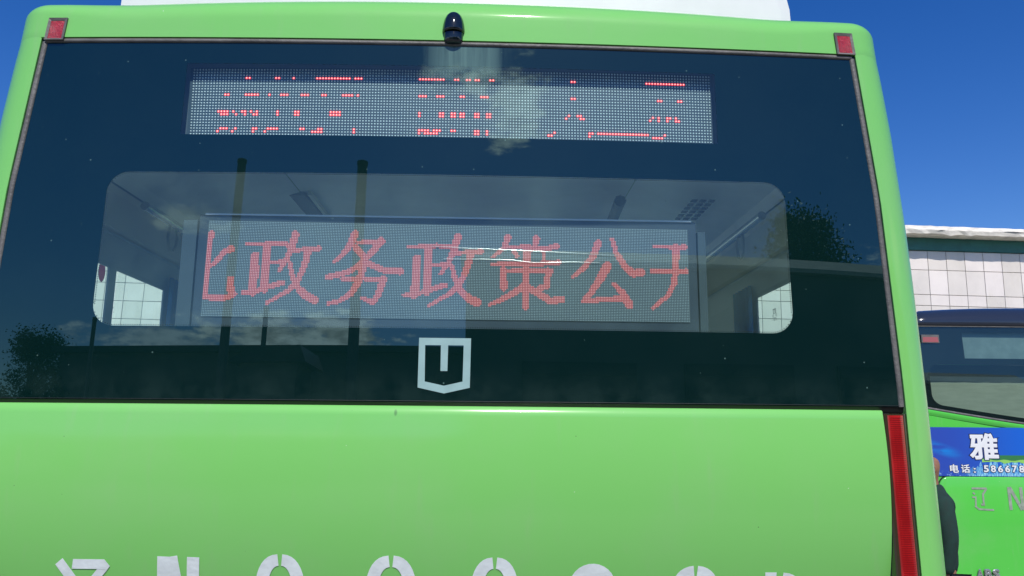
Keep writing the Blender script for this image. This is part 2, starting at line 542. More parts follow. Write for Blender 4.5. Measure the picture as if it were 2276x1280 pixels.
def hole_sheet(mb, xs, zb, zt, holes, mp):
    """upright sheet between zb and zt with holes (x0, x1, lower(x), upper(x)), stacked without overlap"""
    xs = sorted(set(round(x, 5) for x in xs))
    for a, b in zip(xs, xs[1:]):
        mid = (a + b) / 2
        hs_ = sorted([h for h in holes if h[0] < mid < h[1]], key=lambda h: h[2](mid))
        lo = lambda x: zb
        for h in hs_ + [None]:
            hi = h[2] if h else (lambda x: zt)
            mb.poly([mp(a, lo(a)), mp(b, lo(b)), mp(b, hi(b)), mp(a, hi(a))])
            if h:
                lo = h[3]


def round_hole(x0, x1, z0, z1, r):
    def ins(x):
        d = min(x - x0, x1 - x)
        return 0.0 if d >= r else r - math.sqrt(max(0.0, r * r - (r - max(d, 0)) ** 2))
    xs = []
    for i in range(9):
        q = r * (1 - math.cos(R(90) * i / 8))
        xs += [x0 + q, x1 - q]
    return (x0, x1, lambda x: z0 + ins(x), lambda x: z1 - ins(x)), xs


def text_poly(body, bold=0.0, res=3):
    """a line of text in the built-in font as (verts, faces); bold swells the strokes outward"""
    cu = bpy.data.curves.new('lettering', 'FONT')
    cu.body = body
    cu.size = 1.0
    cu.bevel_depth = bold
    cu.bevel_resolution = 0
    cu.resolution_u = res
    ob = bpy.data.objects.new('lettering', cu)
    col.objects.link(ob)
    dg = bpy.context.evaluated_depsgraph_get()
    me = bpy.data.meshes.new_from_object(ob.evaluated_get(dg))
    vs = [tuple(v.co) for v in me.vertices]
    fs = [tuple(p.vertices) for p in me.polygons]
    bpy.data.objects.remove(ob, do_unlink=True)
    bpy.data.curves.remove(cu)
    bpy.data.meshes.remove(me)
    return vs, fs


def box_of(vs):
    return (min(v[0] for v in vs), max(v[0] for v in vs), min(v[1] for v in vs), max(v[1] for v in vs))


def place_text(vs, fs, box, mp, bounds=None, relief=0.02):
    """lettering fitted to box (x0, x1, z0, z1) through mp(x, z); bounds = the lettering's own box"""
    bounds = bounds or box_of(vs)
    mb = MB()
    ax = (box[1] - box[0]) / (bounds[1] - bounds[0])
    az = (box[3] - box[2]) / (bounds[3] - bounds[2])
    for x, y, z in vs:
        q = mp(box[0] + (x - bounds[0]) * ax, box[2] + (y - bounds[2]) * az)
        mb.v.append((q[0], q[1] - z * relief, q[2]))
    mb.f = list(fs)
    return mb, bounds


def ribbon(mb, pts, wd, mp):
    """flat brush stroke of width wd along pts (x, z), square ends"""
    fine = [Vector((pts[0][0], pts[0][1]))]
    for a, b in zip(pts, pts[1:]):              # short steps, so that the stroke follows a curved panel
        a, b = Vector((a[0], a[1])), Vector((b[0], b[1]))
        k = max(1, int((b - a).length / 0.025))
        fine += [a + (b - a) * (i / k) for i in range(1, k + 1)]
    pts = fine
    L_, R_ = [], []
    for i, p in enumerate(pts):
        d0 = (p - pts[i - 1]).normalized() if i else (pts[1] - p).normalized()
        d1 = (pts[i + 1] - p).normalized() if i < len(pts) - 1 else d0
        d = (d0 + d1).normalized()
        nrm = Vector((-d.y, d.x))
        k = wd / 2 / max(0.5, nrm.dot(Vector((-d0.y, d0.x))))
        L_.append(p + nrm * k)
        R_.append(p - nrm * k)
    mb.grid([[mp(a.x, a.y) for a in L_], [mp(a.x, a.y) for a in R_]])

# lit dots of the two boards, in board columns and rows
LOW_STROKES = [
  (2.8, [(1.6, 7.4), (0.7, 16.4), (0.6, 25.3), (0.8, 35.9), (0.9, 45.2)]),
  (3.4, [(14.4, 16.7), (10.5, 18.5), (5.6, 24.7), (1.0, 28.7)]),
  (3.1, [(1.0, 46.3), (7.4, 46.4), (14.4, 46.1), (18.0, 44.1)]),
  (3.7, [(15.4, 35.3), (15.9, 41.1), (17.3, 44.4)]),
  (2.4, [(23.5, 13.5), (33.1, 13.5), (40.7, 12.6), (48.5, 13.6)]),
  (4.4, [(29.3, 20.9), (29.4, 29.9), (29.3, 42.6)]),
  (4.1, [(35.9, 14.1), (36.3, 27.0), (36.2, 40.8)]),
  (2.4, [(38.3, 24.7), (47.1, 24.3)]),
  (2.7, [(23.4, 43.2), (31.4, 42.0), (39.4, 39.1), (46.9, 36.8)]),
  (3.7, [(52.8, 7.3), (51.4, 14.4), (48.1, 23.4), (44.2, 29.6)]),
  (2.5, [(51.5, 17.2), (59.8, 16.2), (67.5, 15.5)]),
  (3.5, [(61.2, 17.0), (59.8, 25.4), (56.1, 35.5), (50.5, 41.7), (38.5, 49.0)]),
  (3.7, [(50.4, 24.5), (52.6, 32.3), (56.3, 39.4), (61.6, 44.3), (67.0, 47.0)]),
  (2.4, [(122.6, 13.3), (132.5, 13.3), (140.3, 12.4), (148.3, 13.4)]),
  (4.4, [(128.2, 20.9), (128.0, 29.9), (127.4, 42.8)]),
  (4.1, [(135.3, 13.9), (135.2, 27.0), (134.6, 41.0)]),
  (2.4, [(137.4, 24.7), (146.4, 24.3)]),
  (2.7, [(121.3, 43.4), (129.6, 42.2), (137.9, 39.3), (145.6, 36.9)]),
  (3.7, [(152.9, 7.0), (151.1, 14.2), (147.5, 23.4), (143.1, 29.7)]),
  (2.5, [(151.2, 17.1), (159.7, 16.1), (167.6, 15.4)]),
  (3.5, [(161.1, 16.9), (159.4, 25.4), (155.1, 35.7), (149.1, 41.9), (136.5, 49.3)]),
  (3.7, [(149.7, 24.5), (151.7, 32.3), (155.2, 39.6), (160.4, 44.5), (165.8, 47.2)]),
  (3.7, [(89.5, 6.3), (86.8, 13.1), (82.1, 19.4), (77.9, 23.2)]),
  (3.4, [(90.2, 14.8), (96.1, 20.3)]),
  (2.8, [(97.0, 25.4), (93.0, 26.0), (85.5, 30.0), (74.1, 33.0)]),
  (2.4, [(83.0, 34.0), (92.4, 33.6)]),
  (3.6, [(95.3, 26.0), (93.5, 34.9), (88.9, 42.8), (82.0, 47.3), (75.6, 49.0)]),
  (2.3, [(91.3, 11.4), (101.4, 10.9)]),
  (3.7, [(105.8, 10.2), (101.6, 15.7), (96.8, 20.9), (92.0, 25.5)]),
  (3.3, [(95.2, 21.5), (100.4, 25.3), (108.9, 28.5), (118.4, 28.9)]),
  (2.4, [(92.5, 33.6), (108.6, 33.9)]),
  (3.6, [(108.0, 33.9), (105.6, 42.5), (102.6, 48.1), (95.8, 45.4)]),
  (3.3, [(183.9, 6.7), (181.7, 13.1), (175.0, 18.9)]),
  (2.3, [(184.6, 12.8), (197.7, 11.9)]),
  (2.3, [(187.4, 14.1), (189.8, 18.1)]),
  (2.6, [(175.0, 23.4), (197.2, 22.8), (210.4, 22.3), (215.5, 21.6)]),
  (3.5, [(181.6, 26.8), (182.1, 38.0)]),
  (2.3, [(181.4, 27.3), (211.0, 26.9)]),
  (3.5, [(194.2, 36.7), (188.9, 40.5), (180.0, 45.4), (173.3, 48.2)]),
  (3.3, [(201.8, 7.0), (200.7, 11.6), (196.7, 16.8)]),
  (2.8, [(200.7, 12.7), (210.5, 12.6), (214.5, 11.3)]),
  (2.4, [(206.4, 13.2), (206.5, 18.9)]),
  (3.9, [(195.7, 15.1), (195.5, 49.0)]),
  (3.3, [(209.4, 26.9), (208.3, 36.5), (204.6, 37.4)]),
  (3.7, [(196.4, 37.3), (203.2, 41.1), (210.6, 45.5), (217.4, 44.5)]),
  (3.7, [(240.5, 9.1), (237.5, 16.7), (231.2, 24.8), (224.5, 30.6)]),
  (3.7, [(249.2, 6.6), (251.4, 14.7), (256.5, 22.7), (261.7, 27.7), (266.9, 27.1)]),
  (4.4, [(245.8, 23.4), (241.5, 31.5), (236.2, 39.5), (231.1, 45.2)]),
  (2.8, [(230.5, 45.5), (240.2, 44.4), (254.5, 43.4)]),
  (3.7, [(250.0, 34.7), (255.7, 40.3), (259.3, 47.3)]),
  (2.4, [(275.4, 10.7), (295.3, 10.5)]),
  (3.6, [(289.1, 10.5), (288.4, 25.0), (287.6, 33.0), (283.4, 41.0), (274.0, 49.1)]),
  (2.6, [(273.6, 26.1), (295.4, 25.7)]),
]
UP_LIT = {
  3: [18, 19, 28, 29, 34, 42, 43, 44, 45, 46, 47, 48, 49, 50, 51, 52, 53, 55, 56, 57, 77, 78, 79, 80, 81, 82, 83, 84, 85, 89, 90, 93, 94, 96, 97, 101, 102, 129, 130, 155, 156, 157, 158, 159, 160, 161, 162, 163, 164, 165, 166, 167, 168],
  9: [11, 12, 18, 19, 20, 21, 22, 26, 30, 31, 32, 37, 38, 39, 44, 45, 51, 52, 53, 54, 56, 77, 78, 79, 83, 84, 85, 91, 92, 98, 99, 100, 129, 130, 159, 160, 166, 167],
  15: [9, 10, 11, 12, 14, 17, 18, 20, 22, 29, 35, 36, 47, 48, 49, 50, 77, 84, 85, 88, 89, 91, 92, 96, 97, 100, 101, 128, 131, 132, 157, 159, 162, 163, 165],
  16: [10, 11, 12, 15, 18, 21, 22, 29, 35, 36, 47, 48, 49, 50, 77, 84, 85, 88, 89, 91, 92, 96, 97, 100, 101, 127, 132, 133, 156, 159, 162, 165, 166],
  21: [10, 11, 12, 15, 21, 22, 26, 27, 28, 29, 37, 38, 43, 44, 55, 77, 78, 79, 80, 82, 83, 84, 88, 89, 96, 97, 100, 123, 135, 136, 138, 139, 140, 141, 142, 143, 144, 145, 146, 147, 148, 149, 150, 151, 152, 153, 154, 155, 161],
  22: [9, 14, 21, 25, 41, 42, 43, 44, 55, 77, 79, 80, 81, 82, 83, 96, 97, 100, 121, 122, 135, 157, 158, 159, 160],
}

# ------------------------------------------------------------------ rear surface of the near bus: x across, z up, y forward
ZB, TLN, KX = 1.95, 0.0234129, 0.0252130
TAIL = 0.56                                    # how fast the tailgate curves in below the window


def S(x, z, off=0.0):
    y = KX * x * x + off
    if z >= 1.94:
        return y + TLN * (z - ZB)
    d = 1.94 - z
    e_ = min(d, 0.55) - 0.13
    t = TAIL * (e_ * e_ - 0.0169) + 2 * TAIL * 0.42 * max(0.0, d - 0.55) * 0.5
    if d > 0.03:                                # the long panel is never perfectly flat
        t += 0.0007 * min(1.0, (d - 0.03) / 0.1) * (math.sin(3.1 * x + 1.0) * math.sin(9.0 * d) + 0.6 * math.sin(7.3 * x - 4.0 * d))
    return y - TLN * 0.01 - TLN * d + t


def SF(x, z, off=0.0):
    """the same surface without the belly of the tailgate: corner pillars and lamps stand on it"""
    return KX * x * x + off + TLN * (z - ZB)


W_TAB = [(0.30, 1.255), (0.9, 1.262), (1.55, 1.262), (1.93, 1.259), (2.1, 1.256), (2.3, 1.251), (2.43, 1.246), (2.54, 1.240), (2.70, 1.231), (2.80, 1.222), (2.87, 1.215), (2.918, 1.209)]
WID = lambda z: lerp(W_TAB, z)
XIN = lambda z: lerp([(1.94, 1.159), (2.0, 1.159), (2.5, 1.143), (2.918, 1.108)], z)

# ------------------------------------------------------------------ yard, beyond-the-camera surroundings (seen in the rear glass)
g = MB()
g.grid([[(x, y, 0) for x in (-400, -60, -20, 20, 60, 400)] for y in (-400, -60, -20, 20, 60, 400)])
yard = g.build('yard_ground', M['concrete'])
yard['kind'] = 'structure'

# ------------------------------------------------------------------ near bus
bus = thing('city_bus', 'pale green city bus seen close from behind with two lit red LED boards', 'bus', (0, 0, 0), group='green buses parked side by side')


def section(z, r=0.10, side=0.5):
    """outline of the right rear corner at height z, from the window opening round to the flank"""
    w_, xi = WID(z), XIN(z)
    pts = [(xi, SF(xi, z) + 0.012, z), (xi + 0.002, SF(xi, z) - 0.005, z)]
    x0 = max(xi + 0.004, w_ - r)
    rx = w_ - x0
    y0 = SF(x0, z) - 0.006
    for i in range(11):
        a = R(90) * i / 10
        pts.append((x0 + rx * math.sin(a), y0 + r * (1 - math.cos(a)), z))
    pts.append((w_, side, z))
    return pts


zs = span(0.75, 1.9, 14) + [1.94, 1.97] + span(2.05, 2.918, 16)
for sgn in (1, -1):
    p = MB()
    p.grid([[(sgn * x, y, z) for x, y, z in section(z)] for z in zs])
    p.build('corner_pillar', M['green'], bus, True, sharp=40)

# roof cap above the window, rounded over the top
RHO = lambda ax: 0.08 if ax < 0.85 else 0.045 + 0.035 * (0.5 + 0.5 * math.cos(math.pi * min(1, (ax - 0.85) / 0.33)))
w_, r_ = WID(2.918), 0.10
plan = []                                        # (x, y, nx, ny)
half = []
x0c = XIN(2.918) + 0.004
rx_ = w_ - x0c
for x in span(0, x0c, 26):
    half.append((x, S(x, 2.918) - 0.006, 0.0, -1.0))
y0 = S(x0c, 2.918) - 0.006
for i in range(1, 11):
    a = R(90) * i / 10
    half.append((x0c + rx_ * math.sin(a), y0 + r_ * (1 - math.cos(a)), math.sin(a), -math.cos(a)))
half.append((w_, 0.5, 1.0, 0.0))
plan = [(-x, y, -nx, ny) for x, y, nx, ny in reversed(half[1:])] + half
rows = []
prof = [('lip', 0.014), ('v', 0.0), ('v', 0.3), ('v', 0.6), ('v', 1.0)] + [('r', R(90) * i / 14) for i in range(1, 15)] + [('in', 0.05), ('in', 0.12)]
for kind, t in prof:
    row = []
    for x, y, nx, ny in plan:
        ax = abs(x)
        rho = RHO(ax) if ny < -0.02 or ax < w_ - 0.001 else 0.045
        ztop = 3.0635 - 0.024 * x ** 2
        zc = ztop - rho
        lean = lambda z: (z - 2.918) * (TLN * abs(ny) + 0.06 * abs(nx))
        if kind == 'lip':
            t2 = t if ax < x0c - 0.001 else 0.001
            q = (x - nx * t2, y - ny * t2, 2.918 if ax < x0c - 0.001 else 2.914)
        elif kind == 'v':
            z = 2.918 + (zc - 2.918) * t
            q = (x - nx * lean(z), y - ny * lean(z), z)
        elif kind == 'r':
            z = zc + rho * math.sin(t)
            d = rho * (1 - math.cos(t)) + lean(zc)
            q = (x - nx * d, y - ny * d, z)
        else:
            d = rho + lean(zc) + t
            q = (x - nx * d, y - ny * d, ztop + 0.002)
        row.append(q)
    rows.append(row)
p = MB()
p.grid(rows)
p.build('roof_cap', M['green_cap'], bus, True, sharp=50)

# tailgate below the window
p = MB()
xs = span(-1.097, 1.097, 36)
rows = [[(x, S(x, 1.944) + 0.014, 1.9435) for x in xs], [(x, S(x, 1.944) - 0.002, 1.9430) for x in xs], [(x, S(x, 1.94) - 0.006, 1.9405) for x in xs]]
rows += [[(x, S(x, z) - 0.006, z) for x in xs] for z in span(1.92, 0.75, 26)]
p.grid(rows)
tailgate = p.build('tailgate', M['green'], bus, True, sharp=60)

# stencilled registration characters painted on the tailgate
on_gate = lambda x, z: (x, S(x, z) - 0.0078, z)
DZ = -0.02


def painted(name, fn, lab=None):
    q = MB()
    fn(q)
    o = q.build('stencil_character', M['stencil'], tailgate)
    if lab:
        o['label'] = lab
    return o


def arc_strip(q, cx, cz, rx, rz, th, a0, a1, n=14, pw=0.8):
    """part of a rounded ring between angles a0 and a1 (degrees from the top, clockwise)"""
    o_, i_ = [], []
    for k in range(n + 1):
        a = R(a0 + (a1 - a0) * k / n)
        sx, sz = math.sin(a), math.cos(a)
        fx = math.copysign(abs(sx) ** pw, sx)
        fz = math.copysign(abs(sz) ** pw, sz)
        o_.append(on_gate(cx + rx * fx, cz + rz * fz))
        i_.append(on_gate(cx + (rx - th) * fx, cz + (rz - th * 0.9) * fz))
    q.grid([o_, i_])


def zero(cx, top, rx=0.060, rz=0.105):
    def fn(q):
        g_ = 7
        arc_strip(q, cx, top - rz, rx, rz, 0.030, g_ * 0.45, 180 - g_ * 0.45, 18)
        arc_strip(q, cx, top - rz, rx, rz, 0.030, 180 + g_ * 0.45, 360 - g_ * 0.45, 18)
    return fn


def liao(q):
    q.poly([on_gate(*c) for c in ((-0.911, 1.566), (-0.893, 1.581), (-0.848, 1.517), (-0.868, 1.503))])
    q.poly([on_gate(*c) for c in ((-0.868, 1.579), (-0.794, 1.579), (-0.781, 1.563), (-0.788, 1.554), (-0.812, 1.556), (-0.872, 1.556))])
    q.poly([on_gate(*c) for c in ((-0.812, 1.5555), (-0.788, 1.5535), (-0.828, 1.508), (-0.852, 1.508))])
    q.poly([on_gate(*c) for c in ((-0.828, 1.507), (-0.852, 1.507), (-0.852, 1.435), (-0.828, 1.435))])
    ribbon(q, [(-0.905, 1.505), (-0.885, 1.505), (-0.885, 1.425)], 0.026, on_gate)
    ribbon(q, [(-0.900, 1.392), (-0.860, 1.380), (-0.770, 1.378)], 0.026, on_gate)


def letter_n(q):
    ribbon(q, [(-0.653, 1.587), (-0.660, 1.378)], 0.031, on_gate)
    ribbon(q, [(-0.584, 1.586), (-0.590, 1.378)], 0.029, on_gate)
    ribbon(q, [(-0.6365, 1.587), (-0.6010, 1.378)], 0.030, on_gate)


def six(q):
    arc_strip(q, 0.361, 1.575 - 0.055, 0.056, 0.055, 0.034, -100, 80, 14, 1.0)
    arc_strip(q, 0.361, 1.425, 0.056, 0.052, 0.030, 0, 360, 24)
    ribbon(q, [(0.321, 1.52), (0.320, 1.42)], 0.030, on_gate)


def eight(q):
    for c, rz in ((1.520, 0.050), (1.418, 0.055)):
        arc_strip(q, 0.610, c, 0.055, rz, 0.031, 5, 175, 14, 0.95)
        arc_strip(q, 0.610, c, 0.055, rz, 0.031, 185, 355, 14, 0.95)


def letter_d(q):
    ribbon(q, [(0.795, 1.5535), (0.793, 1.350)], 0.028, on_gate)
    arc_strip(q, 0.816, 1.452, 0.066, 0.101, 0.029, 4, 176, 18, 0.7)


painted('a', liao)
painted('b', letter_n)
painted('c', zero(-0.380, 1.5945))
painted('d', zero(-0.118, 1.5930, 0.062))
painted('e', zero(0.127, 1.5895, 0.059))
painted('f', six)
painted('g', eight)
painted('h', letter_d)

# the dark rear window: one pane over a black ceramic border with two clear areas
hole_low, hx = round_hole(-0.886, 0.884, 2.1345, 2.5385, 0.056)
hole_up = (-0.710, 0.710, lambda x: 2.6425, lambda x: 2.8445)
wob = lambda x, z: 0.00035 * math.sin(2.1 * x + 1.3) * math.sin(3.4 * z) + 0.0002 * math.sin(5.3 * x + 2.0 * z)


def on_pane(x, z, off=0.0):
    lim = XIN(z) + 0.010
    x = max(-lim, min(lim, x))
    return (x, S(x, z, off) + wob(x, z), z)


p = MB()
xa = sorted(set(round(v, 5) for v in span(-0.886, 0.884, 60) + hx))
p.grid([[on_pane(x, hole_low[2](x) + (hole_low[3](x) - hole_low[2](x)) * t, 0.0003) for x in xa] for t in span(0, 1, 16)])
pane = p.build('rear_window', M['glass'], bus, True)
p = MB()
p.grid([[on_pane(x, z, 0.0003) for x in span(-0.710, 0.710, 50)] for z in span(2.6425, 2.8445, 8)])
p.build('upper_pane', M['upper_glass'], pane, True)
p = MB()
xs = span(-1.166, 1.166, 90)
rowsz = [1.952]


def fine_sheet(mb, xs_, lo_fn, hi_fn, n):
    mb.grid([[on_pane(x, lo_fn(x) + (hi_fn(x) - lo_fn(x)) * t) for x in xs_] for t in span(0, 1, n)])


xall = sorted(set(round(v, 5) for v in xs + hx + [-0.710, 0.710]))
xin_ = [x for x in xall if -0.886 <= x <= 0.884]
xup = [x for x in xall if -0.710 <= x <= 0.710]
fine_sheet(p, [x for x in xall if x <= -0.886], lambda x: 1.952, lambda x: 2.916, 40)
fine_sheet(p, [x for x in xall if x >= 0.884], lambda x: 1.952, lambda x: 2.916, 40)
fine_sheet(p, xin_, lambda x: 1.952, hole_low[2], 8)
fine_sheet(p, [x for x in xin_ if x <= -0.710], hole_low[3], lambda x: 2.916, 16)
fine_sheet(p, [x for x in xin_ if x >= 0.710], hole_low[3], lambda x: 2.916, 16)
fine_sheet(p, xup, hole_low[3], lambda x: 2.6425, 5)
fine_sheet(p, xup, lambda x: 2.8445, lambda x: 2.916, 4)
bm = bmesh.new()
border = p.build('black_border', M['frit_glass'], pane, True)
bm.from_mesh(border.data)
bmesh.ops.remove_doubles(bm, verts=bm.verts, dist=0.00002)
bmesh.ops.recalc_face_normals(bm, faces=bm.faces)
bm.to_mesh(border.data)
bm.free()
# dotted edge of the printed border round the lower clear area
p = MB()
def dot(q, x, z, r, off):
    b = len(q.v)
    for i in range(6):
        a = math.pi * i / 3
        q.v.append((x + r * math.cos(a), S(x, z, off), z + r * math.sin(a)))
    q.f.append(tuple(range(b, b + 6)))
for row, rad in ((0.0026, 0.0017),):
    x = -0.886
    while x < 0.884:
        lo, hi = hole_low[2](x), hole_low[3](x)
        dot(p, x, lo + row, rad, 0.0012)
        dot(p, x, hi - row, rad, 0.0012)
        x += 0.0058
    z = 2.19
    while z < 2.483:
        dot(p, -0.886 + row, z, rad, 0.0012)
        dot(p, 0.884 - row, z, rad, 0.0012)
        z += 0.0058
p.build('border_dots', M['frit'], pane, kind='stuff')
# shield-shaped maker's emblem printed below the clear area
p = MB()
e = lambda x, z: (x, S(x, z, -0.0012), z)
outer = [(-0.0675, 2.1105), (0.0615, 2.1105), (0.0605, 1.9880), (-0.0025, 1.9735), (-0.0675, 1.9875)]
inner = [(-0.0520, 2.0925), (0.0435, 2.0925), (0.0425, 2.0030), (-0.0030, 1.9925), (-0.0505, 2.0025)]
for i in range(5):
    j = (i + 1) % 5
    p.poly([e(*outer[i]), e(*outer[j]), e(*inner[j]), e(*inner[i])])
p.poly([e(-0.0130, 2.0925), e(0.0050, 2.0925), e(0.0045, 2.0285), e(-0.0125, 2.0285)])
p.build('emblem', M['logo'], pane)

# weathered rubber seal round the pane
p = MB()
def half_round(fn, us, w0, w1, h, n=6):
    rows = []
    for i in range(n + 1):
        a = math.pi * i / n
        rows.append([fn(u, w0 + (w1 - w0) * (0.5 - 0.5 * math.cos(a)), -0.0005 - h * math.sin(a)) for u in us])
    p.grid(rows)
half_round(lambda u, w, o: (u, S(u, w, o), w), span(-1.100, 1.100, 40), 2.9035, 2.9155, 0.0055)
for sgn in (1, -1):
    half_round(lambda u, w, o: (sgn * (XIN(u) - w), S(XIN(u), u, o), u), span(1.952, 2.906, 24), 0.0005, 0.0145, 0.005)
p.build('window_seal', M['rubber'], bus, True)
p = MB()
p.grid([[(x, S(x, z, o), z) for x in span(-1.159, 1.159, 30)] for z, o in ((1.936, 0.010), (1.942, 0.004), (1.9535, 0.002), (1.9545, -0.002), (1.9555, 0.0))])
p.build('lower_seal', M['black'], bus, True)

# small square marker lamps in the upper corners
for sgn, dz in ((1, 0.004), (-1, -0.003)):
    sh_ = 0.0 if sgn > 0 else -0.009
    fr_ = [(1.052 + sh_, 2.975), (1.103 + sh_, 2.975), (1.109 + sh_, 2.911), (1.057 + sh_, 2.911)]
    ln_ = [(1.060 + sh_, 2.967), (1.097 + sh_, 2.967), (1.102 + sh_, 2.916), (1.064 + sh_, 2.916)]
    p = MB()
    s3 = lambda x, z, o: (sgn * x, S(x, z, o), z + dz)
    for i in range(4):
        j = (i + 1) % 4
        p.poly([s3(*fr_[i], -0.006), s3(*fr_[j], -0.006), s3(*fr_[j], -0.0115), s3(*fr_[i], -0.0115)])
        p.poly([s3(*fr_[i], -0.0115), s3(*fr_[j], -0.0115), s3(*ln_[j], -0.009), s3(*ln_[i], -0.009)])
        p.poly([s3(*ln_[i], -0.009), s3(*ln_[j], -0.009), s3(*ln_[j], -0.007), s3(*ln_[i], -0.007)])
    lamp = p.build('marker_lamp', M['rubber'], bus)
    p = MB()
    n = 5
    gridp = []
    for i in range(n + 1):
        row = []
        for j in range(n + 1):
            u, v = i / n, j / n
            x = (ln_[0][0] * (1 - u) + ln_[1][0] * u) * (1 - v) + (ln_[3][0] * (1 - u) + ln_[2][0] * u) * v
            z = ln_[0][1] * (1 - v) + ln_[3][1] * v
            row.append(s3(x, z, -0.0085 - 0.003 * math.sin(math.pi * u) * math.sin(math.pi * v)))
        gridp.append(row)
    p.grid(gridp)
    p.build('lens', M['lens_red'], lamp, True)

# tall tail lamps at the tailgate edges
for sgn in (1, -1):
    zz = span(1.9345, 0.95, 24)
    p = MB()
    prof = [(1.0985, 0.060), (1.0985, -0.002), (1.102, -0.006), (1.1085, -0.007), (1.151, -0.007), (1.1555, -0.006), (1.159, -0.002), (1.159, 0.012)]
    p.grid([[(sgn * x, SF(x, z, o), z) for x, o in prof] for z in zz])
    p.poly([(sgn * x, SF(x, zz[0], o), zz[0]) for x, o in prof])
    tl = p.build('tail_lamp', M['lamp_smoke'], bus, True, sharp=35)
    p = MB()
    prof = [(1.1085, -0.0072), (1.1115, -0.0105), (1.118, -0.0125), (1.129, -0.0130), (1.140, -0.0125), (1.1465, -0.0105), (1.1495, -0.0072)]
    p.grid([[(sgn * x, SF(x, z, o), z) for x, o in prof] for z in span(1.9305, 0.96, 24)])
    p.poly([(sgn * x, SF(x, 1.9305, o), 1.9305) for x, o in prof])
    p.build('lens', M['lamp_red'], tl, True, sharp=50)
    p = MB()
    z = 1.925
    while z > 1.45:
        p.grid([[(sgn * x, SF(x, z, o), z) for x, o in ((1.113, -0.0112), (1.120, -0.0132), (1.129, -0.0137), (1.138, -0.0132), (1.145, -0.0112))],
                [(sgn * x, SF(x, z - 0.0022, o), z - 0.0022) for x, o in ((1.113, -0.0112), (1.120, -0.0132), (1.129, -0.0137), (1.138, -0.0132), (1.145, -0.0112))]])
        z -= 0.0052
    p.build('lens_ribs', M['lamp_rib'], tl, kind='stuff')

# reversing camera in a hooded black pod over the window
p = MB()
hood = [(2.9985, 0.0005), (2.9970, 0.0090), (2.993, 0.0165), (2.986, 0.0220), (2.975, 0.0262), (2.962, 0.0290), (2.950, 0.0303), (2.944, 0.0305), (2.940, 0.0298), (2.938, 0.027)]
rows = []
for z, wv in hood:
    rows.append([(wv * math.cos(math.pi * i / 16) - 0.001, S(0, z, -0.004) - (wv * 0.85 + 0.004 * (wv > 0.001)) * math.sin(math.pi * i / 16), z) for i in range(17)])
p.grid(rows)
podc = p.build('reversing_camera', M['gloss_black'], bus, True, sharp=60)
p = MB()
neck = [(2.939, 0.0270), (2.930, 0.0266), (2.920, 0.0258), (2.913, 0.0240), (2.909, 0.0200), (2.907, 0.012), (2.9065, 0.0005)]
p.grid([[(wv * math.cos(math.pi * i / 16) - 0.001, S(0, z, -0.003) - wv * 0.8 * math.sin(math.pi * i / 16), z) for i in range(17)] for z, wv in neck])
p.build('mount', M['gloss_black'], podc, True, sharp=60)
p = MB()
cz = 2.973
p.grid([[(-0.001 + r * math.cos(a), S(0, cz, -0.0250 - d), cz + r * math.sin(a)) for a in [2 * math.pi * i / 16 for i in range(16)]] for r, d in ((0.0085, 0.0), (0.0080, 0.003), (0.006, 0.0045), (0.0005, 0.0062))], True)
p.build('lens', M['gloss_black'], podc, True)

# ---------------------------------------------------------------- upper LED board
def bil(c, u, v):
    tl_, tr_, bl_, br_ = c
    return tuple((tl_[i] * (1 - u) + tr_[i] * u) * (1 - v) + (bl_[i] * (1 - u) + br_[i] * u) * v for i in range(2))

UP = ((-0.7035, 2.842), (0.704, 2.8515), (-0.6970, 2.6565), (0.7015, 2.659))
OFF_U = 0.036
p = MB()
p.grid([[(x, S(x, z, OFF_U), z) for x in span(-0.735, 0.735, 20)] for z in (2.615, 2.875)])
p.grid([[(x, S(x, 2.875, o), 2.875) for x in span(-0.735, 0.735, 20)] for o in (OFF_U, 0.12)])
p.grid([[(x, S(x, 2.615, o), 2.615) for x in span(-0.735, 0.735, 20)] for o in (OFF_U, 0.12)])
up_board = p.build('led_display', M['led_frame_up'], bus)
p = MB()
p.grid([[(lambda c: (c[0], S(c[0], c[1], OFF_U - 0.002), c[1]))(bil(UP, u, v)) for u in [(-0.8 + 179.6 * k / 20 - 0.5) / 177 for k in range(21)]] for v in (-0.03, 1.03)])
p.build('led_board', M['led_face'], up_board)
lit = {(r, c) for r, cs in UP_LIT.items() for c in cs}


def stud(q, c, r, off, h, n=6, top=0.6):
    b = len(q.v)
    for k, (rad, o) in enumerate(((r, off), (r * top, off - h))):
        for i in range(n):
            a = 2 * math.pi * (i + 0.5) / n
            q.v.append((c[0] + rad * math.cos(a), S(c[0], c[1], o), c[1] + rad * math.sin(a)))
    for i in range(n):
        j = (i + 1) % n
        q.f.append((b + i, b + j, b + n + j, b + n + i))
    q.f.append(tuple(b + n + i for i in range(n)))


q0, q1, q2 = MB(), MB(), MB()
for r in range(24):
    for c in range(178):
        pt = bil(UP, c / 177, r / 23)
        if (r, c) in lit:
            stud(q1, pt, 0.0038, OFF_U - 0.0022, 0.0010, 8)  # red disc drawn wider than the LED to paint its halo
            stud(q2, pt, 0.0018, OFF_U - 0.0032, 0.0008, 6)
        else:
            stud(q0, pt, 0.0025, OFF_U - 0.0022, 0.0016)
q0.build('unlit_leds', M['led_lens'], up_board, fix=False, kind='stuff')
q1.build('lit_leds_and_halo', M['led_on'], up_board, fix=False, kind='stuff')
q2.build('lit_led_dies', M['led_glow'], up_board, fix=False, kind='stuff')

